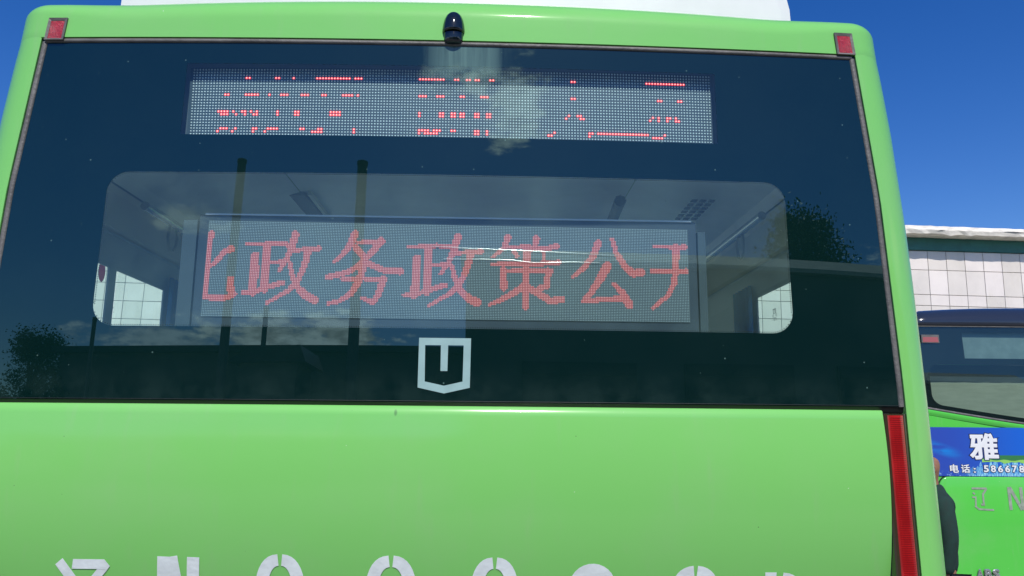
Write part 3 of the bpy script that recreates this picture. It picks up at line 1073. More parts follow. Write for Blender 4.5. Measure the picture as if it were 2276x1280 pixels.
# ---------------------------------------------------------------- lower LED board with scrolling text, hung behind the clear area
YL = 0.110
LO = ((-0.6436, 2.4290), (0.6380, 2.4232), (-0.6460, 2.1748), (0.6372, 2.1739))
p = MB()
p.box(-0.672, 0.664, YL, YL + 0.07, 2.120, 2.4465)
low_board = p.build('led_display', M['led_frame'], bus)
low_board['label'] = 'wide LED message board showing scrolling red Chinese characters'
p = MB()
p.box(-0.657, 0.652, YL - 0.004, YL + 0.03, 2.4467, 2.4507)  # pale strip added as the sun highlight along the housing top
p.build('top_highlight', M['led_highlight'], low_board)
for x0, x1, zt in ((-0.712, -0.675, 2.431), (0.667, 0.688, 2.419)):
    p = MB()
    p.box(x0, x1, YL - 0.006, YL + 0.05, 2.12, zt)
    p.build('bracket', M['led_bright'], low_board)
p = MB()
p.poly([(a[0], YL - 0.002, a[1]) for a in (bil(LO, -0.003, 1.012), bil(LO, 1.003, 1.012), bil(LO, 1.003, -0.012), bil(LO, -0.003, -0.012))])
p.build('led_board', M['led_face_low'], low_board)
NC, NR = 297, 58
on = [[False] * NC for _ in range(NR)]
for wd, pts in LOW_STROKES:
    gx_, gy_ = pts[-1][0] - pts[0][0], pts[-1][1] - pts[0][1]
    w0_, w1_ = (1.0, 1.0)
    if len(pts) > 2 and abs(gx_) > 5 and gy_ > 8:
        w0_, w1_ = (1.12, 0.55) if gx_ < 0 else (0.62, 1.22)
    elif abs(gx_) > 3 * abs(gy_):
        w0_, w1_ = 0.85, 1.1
    nseg, iseg = len(pts) - 1, -1
    for (ax, ay), (bx, by) in zip(pts, pts[1:]):
        iseg += 1
        dx, dy = bx - ax, by - ay
        l2 = dx * dx + dy * dy + 1e-9
        for r in range(max(0, int(min(ay, by) - wd)), min(NR, int(max(ay, by) + wd) + 2)):
            for c in range(max(0, int(min(ax, bx) - wd)), min(NC, int(max(ax, bx) + wd) + 2)):
                t = max(0, min(1, ((c - ax) * dx + (r - ay) * dy) / l2))
                if math.hypot(c - ax - t * dx, r - ay - t * dy) <= wd * 0.60 * (w0_ + (w1_ - w0_) * (iseg + t) / nseg):
                    on[r][c] = True
q0, q1, q2 = MB(), MB(), MB()
for r in range(NR):
    for c in range(NC):
        x, z = bil(LO, c / (NC - 1), r / (NR - 1))
        hs_ = 0.00178 if on[r][c] else 0.00090  # lit squares enlarged to paint red bloom between the dots
        y = YL - 0.0030
        (q1 if on[r][c] else q0).poly([(x - hs_, y, z - hs_), (x + hs_, y, z - hs_), (x + hs_, y, z + hs_), (x - hs_, y, z + hs_)])
        if on[r][c]:
            h2 = 0.00075
            q2.poly([(x - h2, y - 0.0006, z - h2), (x + h2, y - 0.0006, z - h2), (x + h2, y - 0.0006, z + h2), (x - h2, y - 0.0006, z + h2)])
q0.build('unlit_leds', M['led_lens_low'], low_board, fix=False, kind='stuff')
q1.build('lit_leds_and_halo', M['led_on_low'], low_board, fix=False, kind='stuff')
q2.build('lit_led_dies', M['led_lens'], low_board, fix=False, kind='stuff')
# two thin clear tubes added over the board to catch the sun as glints
for pts in ([(-0.05, 2.3685), (0.034, 2.3650), (0.215, 2.3600), (0.33, 2.3555), (0.45, 2.350)],
            [(-0.02, 2.3345), (0.107, 2.3350), (0.165, 2.3345), (0.215, 2.3280), (0.27, 2.3285), (0.318, 2.3310), (0.40, 2.330)]):
    p = MB()
    p.tube([(x, YL - 0.0062, z) for x, z in pts], 0.0011, 8)
    p.build('glint_tube', M['clear_glint'], low_board, True)

# ---------------------------------------------------------------- flanks with windows, lining, roof
YF = 8.3                                   # front of the bus
yc = [0.13, 0.50, 0.656, 0.706, 1.095, 1.34, 2.75, 2.90, 4.25, 4.40, 5.75, 5.90, 7.20, 7.45, YF]
open_w = {(1, 2), (3, 4), (5, 6), (7, 8), (9, 10), (11, 12)}
blind_w = {(5, 6)}                          # the second right-hand bay is curtained off
zc_ = [0.35, 0.9, 1.62, 2.41, 2.62, 2.80, 2.90]
for sgn in (1, -1):
    l = MB()
    for a in range(len(yc) - 1):
        for b in range(len(zc_) - 1):
            if (a, a + 1) in open_w and b == 2 and not (sgn > 0 and (a, a + 1) in blind_w):
                continue
            ya, yb, za, zb = yc[a], yc[a + 1], zc_[b], zc_[b + 1]
            l.hexa([(sgn * 1.17, ya, za), (sgn * 1.176, ya, za), (sgn * 1.176, yb, za), (sgn * 1.17, yb, za), (sgn * 1.17, ya, zb), (sgn * 1.176, ya, zb), (sgn * 1.176, yb, zb), (sgn * 1.17, yb, zb)])
    p = MB()
    for zz in ([0.35, 0.9, 1.62], [2.47, 2.62, 2.80, 2.905]):
        p.grid([[(sgn * (WID(z) - 0.001), y, z) for y in (0.49, 3.0, YF)] for z in zz])
    p.build('side_panel', M['green'], bus)
    l.build('side_lining', M['interior'], bus)
    for a, b in sorted(open_w):
        y0_, y1_ = (0.505, 0.86) if a == 1 else ((0.862, 1.45) if a == 3 else (yc[a] + 0.06, yc[b] + 0.206))
        p = MB()
        p.grid([[(sgn * (WID(z) - 0.004), y, z) for y in (y0_, y1_)] for z in (1.622, 2.0, 2.468)])
        p.build('side_window', M['side_glass'], bus)
    # duct cove between window heads and ceiling
    p = MB()
    p.grid([[(sgn * x, y, z) for y in (0.135, 1.2, 4.0, YF - 0.1)] for x, z in ((1.168, 2.425), (1.158, 2.515), (1.150, 2.520))])
    p.build('window_head', M['interior'], bus)
    p = MB()
    p.grid([[(sgn * x, y, z) for y in (0.135, 1.2, 4.0, YF - 0.1)] for x, z in ((1.168, 2.522), (1.135, 2.530), (1.040, 2.585), (1.025, 2.600))])
    p.build('air_duct', M['duct'], bus)
    p = MB()
    p.grid([[(sgn * x, y, z) for y in (0.135, 1.2, 4.0, YF - 0.1)] for x, z in ((1.022, 2.605), (1.0, 2.640), (0.62, 2.765))])
    p.build('cove_panel', M['ceiling'], bus)
    p = MB()
    p.tube([(sgn * 0.955, y, 2.553) for y in (0.40, 1.5, 3.0, 5.0)], 0.014, 10)
    hr = p.build('handrail', M['steel'], bus, True)
    for yy in (0.62, 1.6, 2.6):
        p = MB()
        p.tube([(sgn * 0.955, yy + 0.035 * math.sin(R(a)), 2.505 + 0.045 * math.cos(R(a))) for a in range(0, 361, 20)], 0.005, 6, False)
        p.build('strap_loop', M['duct'], hr, True)
    p = MB()
    rows = []
    for zz in span(1.5, 2.46, 3):
        rows.append([(sgn * (1.15 - 0.012 * math.sin(k * 1.7)), 1.09 + 0.24 * k / 22, zz) for k in range(23)])
    p.grid(rows)
    p.build('curtain', M['curtain'], bus, True)
p = MB()
p.grid([[(x, y, 2.768) for x in span(-0.62, 0.62, 4)] for y in (0.14, 1, 3, YF - 0.1)])
ceil = p.build('ceiling_panel', M['ceiling'], bus)
p = MB()
p.box(-0.78, -0.60, 0.92, 1.26, 2.752, 2.766)
p.build('roof_hatch', M['dark_trim'], ceil)
p = MB()
p.box(-0.585, -0.572, 0.90, 1.28, 2.748, 2.766)
p.build('hatch_rim', M['duct'], ceil)
p = MB()
p.box(-0.80, -0.787, 0.90, 1.28, 2.748, 2.766)
p.build('hatch_rim', M['duct'], ceil)
p = MB()
p.tube([(0.57, 0.75, 2.70), (0.585, 1.05, 2.70)], 0.022, 8)
p.build('speaker_tube', M['dark_trim'], ceil, True)
p = MB()
for r in range(3):
    for c in range(6):
        p.box(0.80 + 0.030 * r - 0.01, 0.82 + 0.030 * r - 0.01, 0.60 + 0.045 * c, 0.625 + 0.045 * c, 2.66, 2.664 - 0.001)
p.build('vent_slots', M['dark_trim'], bus, kind='stuff')
p = MB()
p.box(-1.165, 1.165, 0.14, YF - 0.05, 0.85, 0.90)
p.build('cabin_floor', M['floor'], bus)
p = MB()
p.grid([[(x, y, 3.056 - 0.024 * x ** 2) for x in span(-1.10, 1.10, 12)] for y in (0.20, 2, 5, YF)])
p.build('roof', M['green'], bus, True)
for sgn in (1, -1):
    p = MB()
    p.grid([[(sgn * (1.209 - 0.05 * (1 - math.cos(R(a)))), y, 2.90 + 0.128 * math.sin(R(a))) for a in range(0, 91, 15)] + [(sgn * 1.08, y, 3.030)] for y in (0.49, YF)])
    p.build('roof_rail', M['green'], bus, True)
p = MB()
for a in range(1):
    p.box(-1.25, 1.25, YF, YF + 0.06, 0.35, 1.25)
    p.box(-1.25, -1.16, YF, YF + 0.06, 1.25, 2.85)
    p.box(1.16, 1.25, YF, YF + 0.06, 1.25, 2.85)
    p.box(-1.22, 1.22, YF, YF + 0.06, 2.85, 3.06)
p.build('front_panel', M['green'], bus)
p = MB()
p.poly([(-1.16, YF + 0.03, 1.25), (1.16, YF + 0.03, 1.25), (1.16, YF + 0.03, 2.85), (-1.16, YF + 0.03, 2.85)])
p.build('windscreen', M['side_glass'], bus)
# roof-mounted cooling unit with rounded shoulders
p = MB()
rows = []
for y, g_ in ((0.30, 0.03), (0.305, 0.0), (0.9, 0.0), (3.3, 0.0), (3.32, 0.03)):
    row = []
    for sx in (-1, 1):
        arc = [(sx * (1.060 - g_ - 0.012), 3.010), (sx * (1.052 - g_ - 0.010), 3.20)]
        arc += [(sx * (1.035 - g_ - 0.14 * (1 - math.cos(R(a)))), 3.235 - g_ + 0.13 * math.sin(R(a))) for a in range(0, 91, 10)]
        row += arc if sx < 0 else arc[::-1]
    rows.append([(x, y, z) for x, z in row])
p.grid(rows)
p.poly(list(reversed(rows[0])))
p.poly(rows[-1])
p.build('cooling_unit', M['white'], bus, True, sharp=40)
# lower body, bumper, wheels
p = MB()
xs = span(-1.2, 1.2, 16)
p.grid([[(x, S(x, 0.95) + 0.01 - o, z) for x in xs] for z, o in ((0.76, 0.0), (0.70, 0.05), (0.45, 0.05), (0.34, 0.0))])
p.build('rear_bumper', M['green'], bus, True)
for sgn in (1, -1):
    for y in (2.1, 6.6):
        p = MB()
        n = 28
        p.grid([[(sgn * xx, y + rr * math.cos(2 * math.pi * i / n), 0.48 + rr * math.sin(2 * math.pi * i / n)) for i in range(n)] for xx, rr in ((0.96, 0.30), (0.96, 0.45), (0.98, 0.48), (1.20, 0.48), (1.225, 0.45), (1.225, 0.30))], True)
        wh = p.build('wheel', M['tyre'], bus, True, sharp=40)
        p = MB()
        p.grid([[(sgn * xx, y + rr * math.cos(2 * math.pi * i / n), 0.48 + rr * math.sin(2 * math.pi * i / n)) for i in range(n)] for xx, rr in ((1.222, 0.31), (1.20, 0.26), (1.17, 0.20), (1.21, 0.10), (1.21, 0.005))], True)
        p.build('rim', M['steel'], wh, True)

# stickers on the rearmost side panes
def side_decal(name, sgn, y, z, ry, rz, mat, parent, n=24, ring=None):
    q = MB()
    pts = [(sgn * (WID(z) - 0.0075), y + ry * math.cos(2 * math.pi * i / n), z + rz * math.sin(2 * math.pi * i / n)) for i in range(n)]
    if ring:
        pts2 = [(sgn * (WID(z) - 0.0075), y + ry * ring * math.cos(2 * math.pi * i / n), z + rz * ring * math.sin(2 * math.pi * i / n)) for i in range(n)]
        q.grid([pts, pts2], True)
    else:
        q.poly(pts)
    return q.build(name, mat, parent)

side_panes = [o for o in bus.children if o.name.startswith('side_window')]
left_pane = min((o for o in side_panes if o.data.vertices[0].co.x < 0), key=lambda o: o.data.vertices[0].co.y)
right_panes = sorted((o for o in side_panes if o.data.vertices[0].co.x > 0), key=lambda o: o.data.vertices[0].co.y)
left_second = sorted((o for o in side_panes if o.data.vertices[0].co.x < 0), key=lambda o: o.data.vertices[0].co.y)[1]
side_decal('exit_sticker', -1, 0.745, 2.413, 0.024, 0.036, M['sticker_red'], left_pane)


def etch(sgn, y0, z0, parent, flip=1):
    q = MB()
    X = sgn * (WID(z0) - 0.0078)
    def bar(a, b, c, d):
        a, b, c, d = (0.62 * v for v in (a, b, c, d))
        q.poly([(X, y0 + flip * a, z0 + b), (X, y0 + flip * c, z0 + b), (X, y0 + flip * c, z0 + d), (X, y0 + flip * a, z0 + d)])
    for a, b, c, d in ((0, 0, 0.008, 0.030), (0.042, 0, 0.05, 0.030), (0.008, 0.026, 0.042, 0.030), (0.008, 0, 0.042, 0.004), (0.021, 0.010, 0.028, 0.026)):
        bar(a, b, c, d)
    for k, (ln, zz) in enumerate(((0.075, -0.030), (0.09, -0.040), (0.06, -0.047))):
        for i in range(int(ln / 0.011)):
            if (i * 7 + k * 3) % 5:
                bar(-0.01 + 0.011 * i, zz, -0.002 + 0.011 * i, zz + 0.0035)
    o = q.build('glass_etching', M['sticker_ink'], parent)
    for c in (0.0, 0.055):
        side_decal('etched_ring', sgn, y0 + flip * c * 0.6, z0 - 0.008, 0.009, 0.0055, M['sticker_ink'], parent, 20, 0.72)
    return o

etch(-1, 0.817, 2.312, left_second)
etch(1, 1.085, 2.350, right_panes[1])

# ------------------------------------------------------------------ second bus, parked further forward on the right
bus2 = thing('city_bus', 'bright green city bus with dark navy roof edge and blue advertising banner', 'bus', (5.4, 5.4, 0), group='green buses parked side by side')
Q = lambda x, z, o=0.0: (x, 5.4 + 0.018 * (x - 5.4) ** 2 + o + 0.055 * (min(2.9, max(z, 1.93)) - 2.5), z)
XC, HW = 5.4, 1.24
xs = span(XC - HW + 0.08, XC + HW - 0.08, 24)
ARC = lambda x: -0.055 * ((x - XC) / HW) ** 2
# body shell: rear face left and right of the hatch, corners, flanks
p = MB()
def ring2(z, shrink=0.0):
    pts = []
    for sgn in (-1, 1):
        a_ = []
        hw = HW - shrink
        for i in range(9):
            t = R(90) * i / 8
            x = XC + sgn * (hw - 0.10 + 0.10 * math.sin(t))
            a_.append((x, Q(x, z)[1] + 0.006 + 0.10 * (1 - math.cos(t)), z))
        a_.append((XC + sgn * hw, 6.2, z))
        pts.append(a_)
    return list(reversed(pts[0])) + [Q(x, z, 0.006) for x in xs[1:-1]] + pts[1]
GBX = lambda x: 1.945 + 0.165 * min(1.0, abs(x - XC) / 1.13) ** 1.15
ring_rows = [ring2(z) for z in (0.35, 0.6, 1.0, 1.45, 1.85)]
ring_rows.append([(x, y, min(2.9, GBX(x) - 0.004) if abs(x - XC) < 1.17 else 2.108) for x, y, z in ring2(2.1)])
p.grid(ring_rows)
body2 = p.build('body', M['green2'], bus2, True, sharp=45)
p = MB()
for sgn in (-1, 1):
    p.poly([(XC + sgn * HW, 6.2, 0.35), (XC + sgn * HW, 14.0, 0.35), (XC + sgn * HW, 14.0, 2.0), (XC + sgn * HW, 6.2, 2.0)])
    p.poly([(XC + sgn * HW, 6.2, 2.75), (XC + sgn * HW, 14.0, 2.75), (XC + sgn * (HW - 0.03), 14.0, 3.0), (XC + sgn * (HW - 0.03), 6.2, 3.0)])
p.poly([(XC - HW, 14.0, 0.35), (XC + HW, 14.0, 0.35), (XC + HW, 14.0, 3.05), (XC - HW, 14.0, 3.05)])
p.build('side_panel', M['green2'], bus2)
for sgn in (-1, 1):
    p = MB()
    p.poly([(XC + sgn * (HW - 0.004), 6.2, 2.0), (XC + sgn * (HW - 0.004), 14.0, 2.0), (XC + sgn * (HW - 0.004), 14.0, 2.75), (XC + sgn * (HW - 0.004), 6.2, 2.75)])
    p.build('side_window', M['gloss_black'], bus2)
    for y in (7.9, 12.2):
        p = MB()
        n = 24
        p.grid([[(XC + sgn * (xx - 0.01), y + rr * math.cos(2 * math.pi * i / n), 0.48 + rr * math.sin(2 * math.pi * i / n)) for i in range(n)] for xx, rr in ((0.96, 0.30), (0.96, 0.45), (0.98, 0.48), (1.20, 0.48), (1.225, 0.45), (1.225, 0.0))], True)
        p.build('wheel', M['tyre'], bus2, True, sharp=40)
# dark roof edge: three rolls of curvature as the roof turns over
p = MB()
rows = []
for z, o, sh in ((2.905, 0.012, 0.0), (2.915, -0.012, 0.0), (2.94, -0.018, 0.0), (2.99, -0.010, 0.005), (3.04, 0.020, 0.016), (3.085, 0.075, 0.05), (3.11, 0.14, 0.09), (3.124, 0.24, 0.15), (3.128, 0.6, 0.3), (3.13, 8.4, 0.3)):
    row = []
    for k in range(33):
        u = -1 + k / 16
        x = XC + (HW - 0.005 - sh) * math.copysign(abs(u) ** 0.85, u)
        corner = max(0.0, abs(u) - 0.86) / 0.14
        row.append((x, Q(x, z, o)[1] + 0.14 * corner ** 2, z + ARC(x) * max(0.0, (z - 2.92) / 0.2) - (0.10 * corner ** 2 if z > 3.0 else 0.0)))
    rows.append(row)
p.grid(rows)
p.build('roof_edge', M['roof_navy'], bus2, True, sharp=60)
p = MB()
p.grid([[Q(x, z, o) for x in xs] for z, o in ((2.896, 0.0), (2.899, -0.010), (2.905, -0.010), (2.908, 0.0))])
p.build('roof_trim', M['rubber'], bus2, True)
# dark rear glass with sign area and window area behind it
GB = lambda x: 1.945 + 0.165 * min(1.0, abs(x - XC) / 1.13) ** 1.15
hs_sign = (XC - 0.695, XC + 0.695, lambda x: 2.590, lambda x: 2.848)
hwin, hwx = round_hole(XC - 1.055, XC + 1.055, 0.0, 1.0, 0.09)
wl_ = lambda x: GB(x) + 0.055 + (hwin[2](x))
wh_ = lambda x: 2.528 - (1.0 - hwin[3](x))
gx = span(XC - 1.185, XC + 1.185, 40)
p = MB()
allx = sorted(set([round(v, 5) for v in gx + hwx]))
p.grid([[Q(x, GB(x) + (2.897 - GB(x)) * t, 0.0) for x in allx] for t in span(0, 1, 6)])
pane2 = p.build('rear_window', M['side_glass'], bus2, True)
p = MB()
def sheet2(mb, xs_, holes, lo0, hi0):
    xs_ = sorted(set(round(x, 5) for x in xs_))
    for a, b in zip(xs_, xs_[1:]):
        mid = (a + b) / 2
        hs_ = sorted([h for h in holes if h[0] < mid < h[1]], key=lambda h: h[2](mid))
        lo = lo0
        for h in hs_ + [None]:
            hi = h[2] if h else hi0
            mb.poly([Q(a, lo(a), 0.006), Q(b, lo(b), 0.006), Q(b, hi(b), 0.006), Q(a, hi(a), 0.006)])
            if h:
                lo = h[3]
sheet2(p, allx + [hs_sign[0], hs_sign[1]], [(hwin[0], hwin[1], wl_, wh_), hs_sign], GB, lambda x: 2.8965)
p.build('black_border', M['frit'], pane2)
p = MB()
p.grid([[Q(x, z, 0.05) for x in span(XC - 0.74, XC + 0.74, 8)] for z in (2.57, 2.87)])
p.build('sign_board', M['sign_grey'], bus2)
p = MB()
p.grid([[Q(x, z, 0.10) for x in span(XC - 1.16, XC + 1.16, 8)] for z in (2.545, 2.56, 2.86, 2.885)])
p.build('sign_bay', M['frit'], bus2)
p = MB()
p.grid([[Q(x, z, 0.16 + 0.0015 * math.sin(30 * x)) for x in span(XC - 0.985, XC + 0.985, 40)] for z in (1.9, 2.425)])
p.build('window_blind', M['blind'], bus2)
p = MB()
p.grid([[Q(x, z, 0.40) for x in span(XC - 1.2, XC + 1.2, 8)] for z in (1.9, 2.2, 2.56)])
p.build('cabin_back', M['dark_trim'], bus2)
# lower edge of the glass: dark seal then a bright sill of bodywork
p = MB()
p.grid([[Q(x, GB(x) + dz, o) for x in gx] for dz, o in ((0.014, -0.001), (0.008, -0.009), (-0.004, -0.009), (-0.010, 0.0))])
p.build('window_seal', M['rubber'], bus2, True)
p = MB()
p.grid([[Q(x, GB(x) - dz, o) for x in gx] for dz, o in ((0.008, 0.004), (0.010, -0.008), (0.018, -0.012), (0.045, -0.002), (0.06, 0.004))])
p.build('window_sill', M['green2'], bus2, True, sharp=50)
# small red marker lamps behind the glass corners
for sgn in (-1, 1):
    p = MB()
    x0, x1 = sorted((XC + sgn * 1.102, XC + sgn * 0.928))
    p.box(x0, x1, Q(x0, 2.78)[1] - 0.014, Q(x0, 2.78)[1] + 0.02, 2.738, 2.818)
    lm = p.build('marker_lamp', M['rubber'], bus2)
    p = MB()
    yl = Q(x0, 2.78)[1] - 0.016
    p.poly([(x0 + 0.010, yl, 2.745), (x1 - 0.010, yl, 2.745), (x1 - 0.014, yl - 0.002, 2.795), (x0 + 0.012, yl - 0.002, 2.795)])
    p.build('lens', M['lens_pink'], lm)
# printed banner
on2 = lambda o: (lambda x, z: Q(x, z, o))
p = MB()
p.grid([[Q(x, z, -0.003) for x in span(XC - 1.17, XC + 1.17, 30)] for z in (1.482, 1.62, 1.78, 1.932)])
ban = p.build('advert_banner', M['banner'], bus2, True)
# ragged green brush stroke
p = MB()
top_, bot_, bot2 = [], [], []
r5 = random.Random(5)
for k in range(31):
    x = 4.745 + k * 0.035
    u = min(1, k / 5)
    top_.append(Q(x, 1.648 + 0.028 * u, -0.0042))
    bot_.append(Q(x, 1.638 - 0.008 * u + 0.006 * math.sin(k * 1.3), -0.0042))
    bot2.append(Q(x, 1.607 + 0.002 * math.sin(k * 0.6) + r5.uniform(-0.009, 0.009), -0.0042))
p.grid([top_, bot_])
p.build('brush_stroke', M['ink_green'], ban)
p = MB()
p.grid([bot_, bot2])
p.build('brush_stroke', M['ink_lime'], ban)

def banner_text(chars, boxes, bold, grow):
    for ch, bx in zip(chars, boxes):
        vs, fs = text_poly(ch, bold)
        bnd = box_of(vs)
        q, _ = place_text(vs, fs, bx, on2(-0.0066), bnd)
        o = q.build('banner_character', M['txt_white'], ban, fix=False)
        vs, fs = text_poly(ch, bold + grow)
        q, _ = place_text(vs, fs, bx, on2(-0.0050), bnd, 0.005)
        q.build('character_outline', M['txt_dark'], ban, fix=False)

banner_text('雅', [(4.634, 4.908, 1.632, 1.879)], 0.034, 0.030)
banner_text('电话', [(4.436, 4.517, 1.512, 1.589), (4.540, 4.622, 1.512, 1.589)], 0.022, 0.04)
banner_text(':', [(4.656, 4.677, 1.513, 1.556)], 0.02, 0.05)
banner_text('586678', [(4.752 + 0.0672 * i, 4.752 + 0.0672 * i + 0.048, 1.519, 1.583) for i in range(6)], 0.03, 0.06)
# engine hatch below, with rounded upper corners and a dark joint round it
def hatch_outline(gr):
    pts = []
    x0, x1, zt, rr = XC - 1.082 - gr, XC + 1.082 + gr, 1.476 + gr, 0.085 + gr
    for i in range(9):
        a = R(90) * i / 8
        pts.append((x0 + rr * (1 - math.cos(a)) * 1.15, zt - rr * 1.3 * (1 - math.sin(a))))
    pts += [(x, zt) for x in span(x0 + rr * 1.15, x1 - rr * 1.15, 12)[1:-1]]
    for i in range(8, -1, -1):
        a = R(90) * i / 8
        pts.append((x1 - rr * (1 - math.cos(a)) * 1.15, zt - rr * 1.3 * (1 - math.sin(a))))
    return pts
ho, hg = hatch_outline(0.0), hatch_outline(0.013)
p = MB()
p.grid([[Q(x, z, 0.001) for x, z in hg], [Q(x, 0.36, 0.001) for x, z in hg]])
p.build('hatch_joint', M['black'], bus2, True)
p = MB()
p.grid([[Q(x, z, -0.002) for x, z in ho], [Q(x, z - 0.004, -0.010) for x, z in ho], [Q(x, z - 0.012, -0.013) for x, z in ho], [Q(x, 1.0, -0.014) for x, z in ho], [Q(x, 0.36, -0.014) for x, z in ho]])
hatch = p.build('engine_hatch', M['green2'], bus2, True, sharp=60)
on3 = lambda x, z: Q(x, z, -0.0165)
p = MB()
for pts, wd in (([(4.615, 1.372), (4.755, 1.372)], 0.018), ([(4.755, 1.372), (4.715, 1.320), (4.715, 1.225), (4.690, 1.228)], 0.018), ([(4.622, 1.335), (4.640, 1.318)], 0.016),
                ([(4.612, 1.292), (4.645, 1.292), (4.640, 1.215)], 0.015), ([(4.630, 1.215), (4.665, 1.185), (4.805, 1.178)], 0.016)):
    ribbon(p, pts, wd, on3)
p.build('stencil_character', M['stencil_grey'], hatch)
p = MB()
for pts in ([(4.962, 1.386), (4.965, 1.180)], [(4.970, 1.386), (5.070, 1.180)], [(5.075, 1.386), (5.078, 1.180)]):
    ribbon(p, pts, 0.030, on3)
p.build('stencil_character', M['stencil_grey'], hatch)
for i, ch in enumerate('ABS'):
    vs, fs = text_poly(ch, 0.02)
    q, _ = place_text(vs, fs, (4.580 + 0.075 * i, 4.640 + 0.075 * i, 0.578, 0.652), lambda x, z: Q(x, z, -0.030))
    b = len(q.v)
    o = q.build('chrome_letter', M['chrome'], hatch, fix=False)
    sm = o.modifiers.new('thick', 'SOLIDIFY')
    sm.thickness = 0.012
    sm.offset = 0.0

# ------------------------------------------------------------------ person standing between the two buses, back to us
def skinned(name, joints, bones, mat, parent=None, sub=2, root=0):
    me = bpy.data.meshes.new(name)
    me.from_pydata([j[:3] for j in joints], bones, [])
    ob = bpy.data.objects.new(name, me)
    col.objects.link(ob)
    sk = ob.modifiers.new('skin', 'SKIN')
    sk.branch_smoothing = 0.6
    for v, j in zip(me.skin_vertices[0].data, joints):
        v.radius = (j[3], j[4] if len(j) > 4 else j[3])
    me.skin_vertices[0].data[root].use_root = True
    ss = ob.modifiers.new('sub', 'SUBSURF')
    ss.levels = ss.render_levels = sub
    dg = bpy.context.evaluated_depsgraph_get()
    m2 = bpy.data.meshes.new_from_object(ob.evaluated_get(dg))
    bpy.data.objects.remove(ob, do_unlink=True)
    m2.name = name
    m2.materials.clear()
    m2.materials.append(mat)
    m2.polygons.foreach_set('use_smooth', [True] * len(m2.polygons))
    o = bpy.data.objects.new(name, m2)
    col.objects.link(o)
    o.parent = parent
    return o


PX, PY = 3.475, 4.0
per = thing('person', 'person in a dark green jacket standing side on between the two buses', 'person', (PX, PY, 0), (0, 0, R(78)))
per['local'] = True
J = [(0, 0, 0.93, 0.13), (0, 0.0, 1.12, 0.12), (0, -0.005, 1.28, 0.10), (0, 0.0, 1.40, 0.065), (0, 0.01, 1.485, 0.052), (0, 0.015, 1.54, 0.056),
     (0, 0.02, 1.60, 0.078), (0, 0.015, 1.665, 0.084), (0, 0.005, 1.71, 0.05)]
Bn = [(0, 1), (1, 2), (2, 3), (3, 4), (4, 5), (5, 6), (6, 7), (7, 8)]
for sgn in (-1, 1):
    b = len(J)
    J += [(sgn * 0.16, 0, 1.35, 0.045), (sgn * 0.205, -0.01, 1.12, 0.045), (sgn * 0.195, 0.03, 0.88, 0.030), (sgn * 0.19, 0.045, 0.82, 0.026, 0.036)]
    Bn += [(3, b), (b, b + 1), (b + 1, b + 2), (b + 2, b + 3)]
    for k, (dx, dy, ln) in enumerate(((-0.0, -0.028, 0.075), (0.004, -0.009, 0.088), (0.004, 0.010, 0.082), (0.0, 0.028, 0.064))):
        f0 = len(J)
        J += [(sgn * (0.19 + dx), 0.048 + dy, 0.775, 0.009), (sgn * (0.188 + dx), 0.052 + dy, 0.775 - ln * 0.55, 0.008), (sgn * (0.182 + dx), 0.060 + dy, 0.775 - ln, 0.007)]
        Bn += [(b + 3, f0), (f0, f0 + 1), (f0 + 1, f0 + 2)]
    f0 = len(J)
    J += [(sgn * 0.175, 0.088, 0.800, 0.010), (sgn * 0.165, 0.100, 0.765, 0.008)]
    Bn += [(b + 3, f0), (f0, f0 + 1)]
    l0 = len(J)
    J += [(sgn * 0.095, 0, 0.84, 0.090), (sgn * 0.10, 0.015, 0.48, 0.058), (sgn * 0.105, -0.015, 0.10, 0.042), (sgn * 0.105, 0.10, 0.045, 0.040)]
    Bn += [(0, l0), (l0, l0 + 1), (l0 + 1, l0 + 2), (l0 + 2, l0 + 3)]
skinned('body', J, Bn, M['skin'], per)
jk = [(0, 0, 0.80, 0.185, 0.135), (0, 0, 1.05, 0.175, 0.13), (0, -0.005, 1.28, 0.19, 0.135), (0, -0.01, 1.405, 0.135, 0.115), (0, 0.0, 1.47, 0.088, 0.085), (0, 0.005, 1.505, 0.074, 0.072)]
jb = [(0, 1), (1, 2), (2, 3), (3, 4), (4, 5)]
for sgn in (-1, 1):
    b = len(jk)
    jk += [(sgn * 0.170, 0, 1.375, 0.088), (sgn * 0.212, -0.01, 1.12, 0.070), (sgn * 0.200, 0.028, 0.875, 0.052)]
    jb += [(3, b), (b, b + 1), (b + 1, b + 2)]
skinned('jacket', jk, jb, M['jacket'], per)
tr_ = [(0, 0, 0.90, 0.15, 0.12)]
tb = []
for sgn in (-1, 1):
    b = len(tr_)
    tr_ += [(sgn * 0.095, 0, 0.80, 0.100), (sgn * 0.10, 0.01, 0.47, 0.075), (sgn * 0.105, -0.015, 0.08, 0.062)]
    tb += [(0, b), (b, b + 1), (b + 1, b + 2)]
skinned('trousers', tr_, tb, M['trousers'], per)
for sgn in (-1, 1):
    skinned('shoe', [(sgn * 0.105, -0.04, 0.05, 0.045, 0.05), (sgn * 0.107, 0.06, 0.045, 0.048, 0.042), (sgn * 0.11, 0.18, 0.035, 0.042, 0.032)], [(0, 1), (1, 2)], M['black'], per)
    p = MB()
    n = 10
    p.grid([[(sgn * (0.082 + 0.012 * k_), 0.02 - 0.006 * k_ + rr * 0.7 * math.cos(2 * math.pi * i / n), 1.615 + rr * math.sin(2 * math.pi * i / n)) for i in range(n)] for k_, rr in ((-0.8, 0.022), (0.4, 0.030), (1.2, 0.028), (1.0, 0.015), (0.6, 0.002))], True)
    p.build('ear', M['skin'], per, True)
p = MB()
rows = []
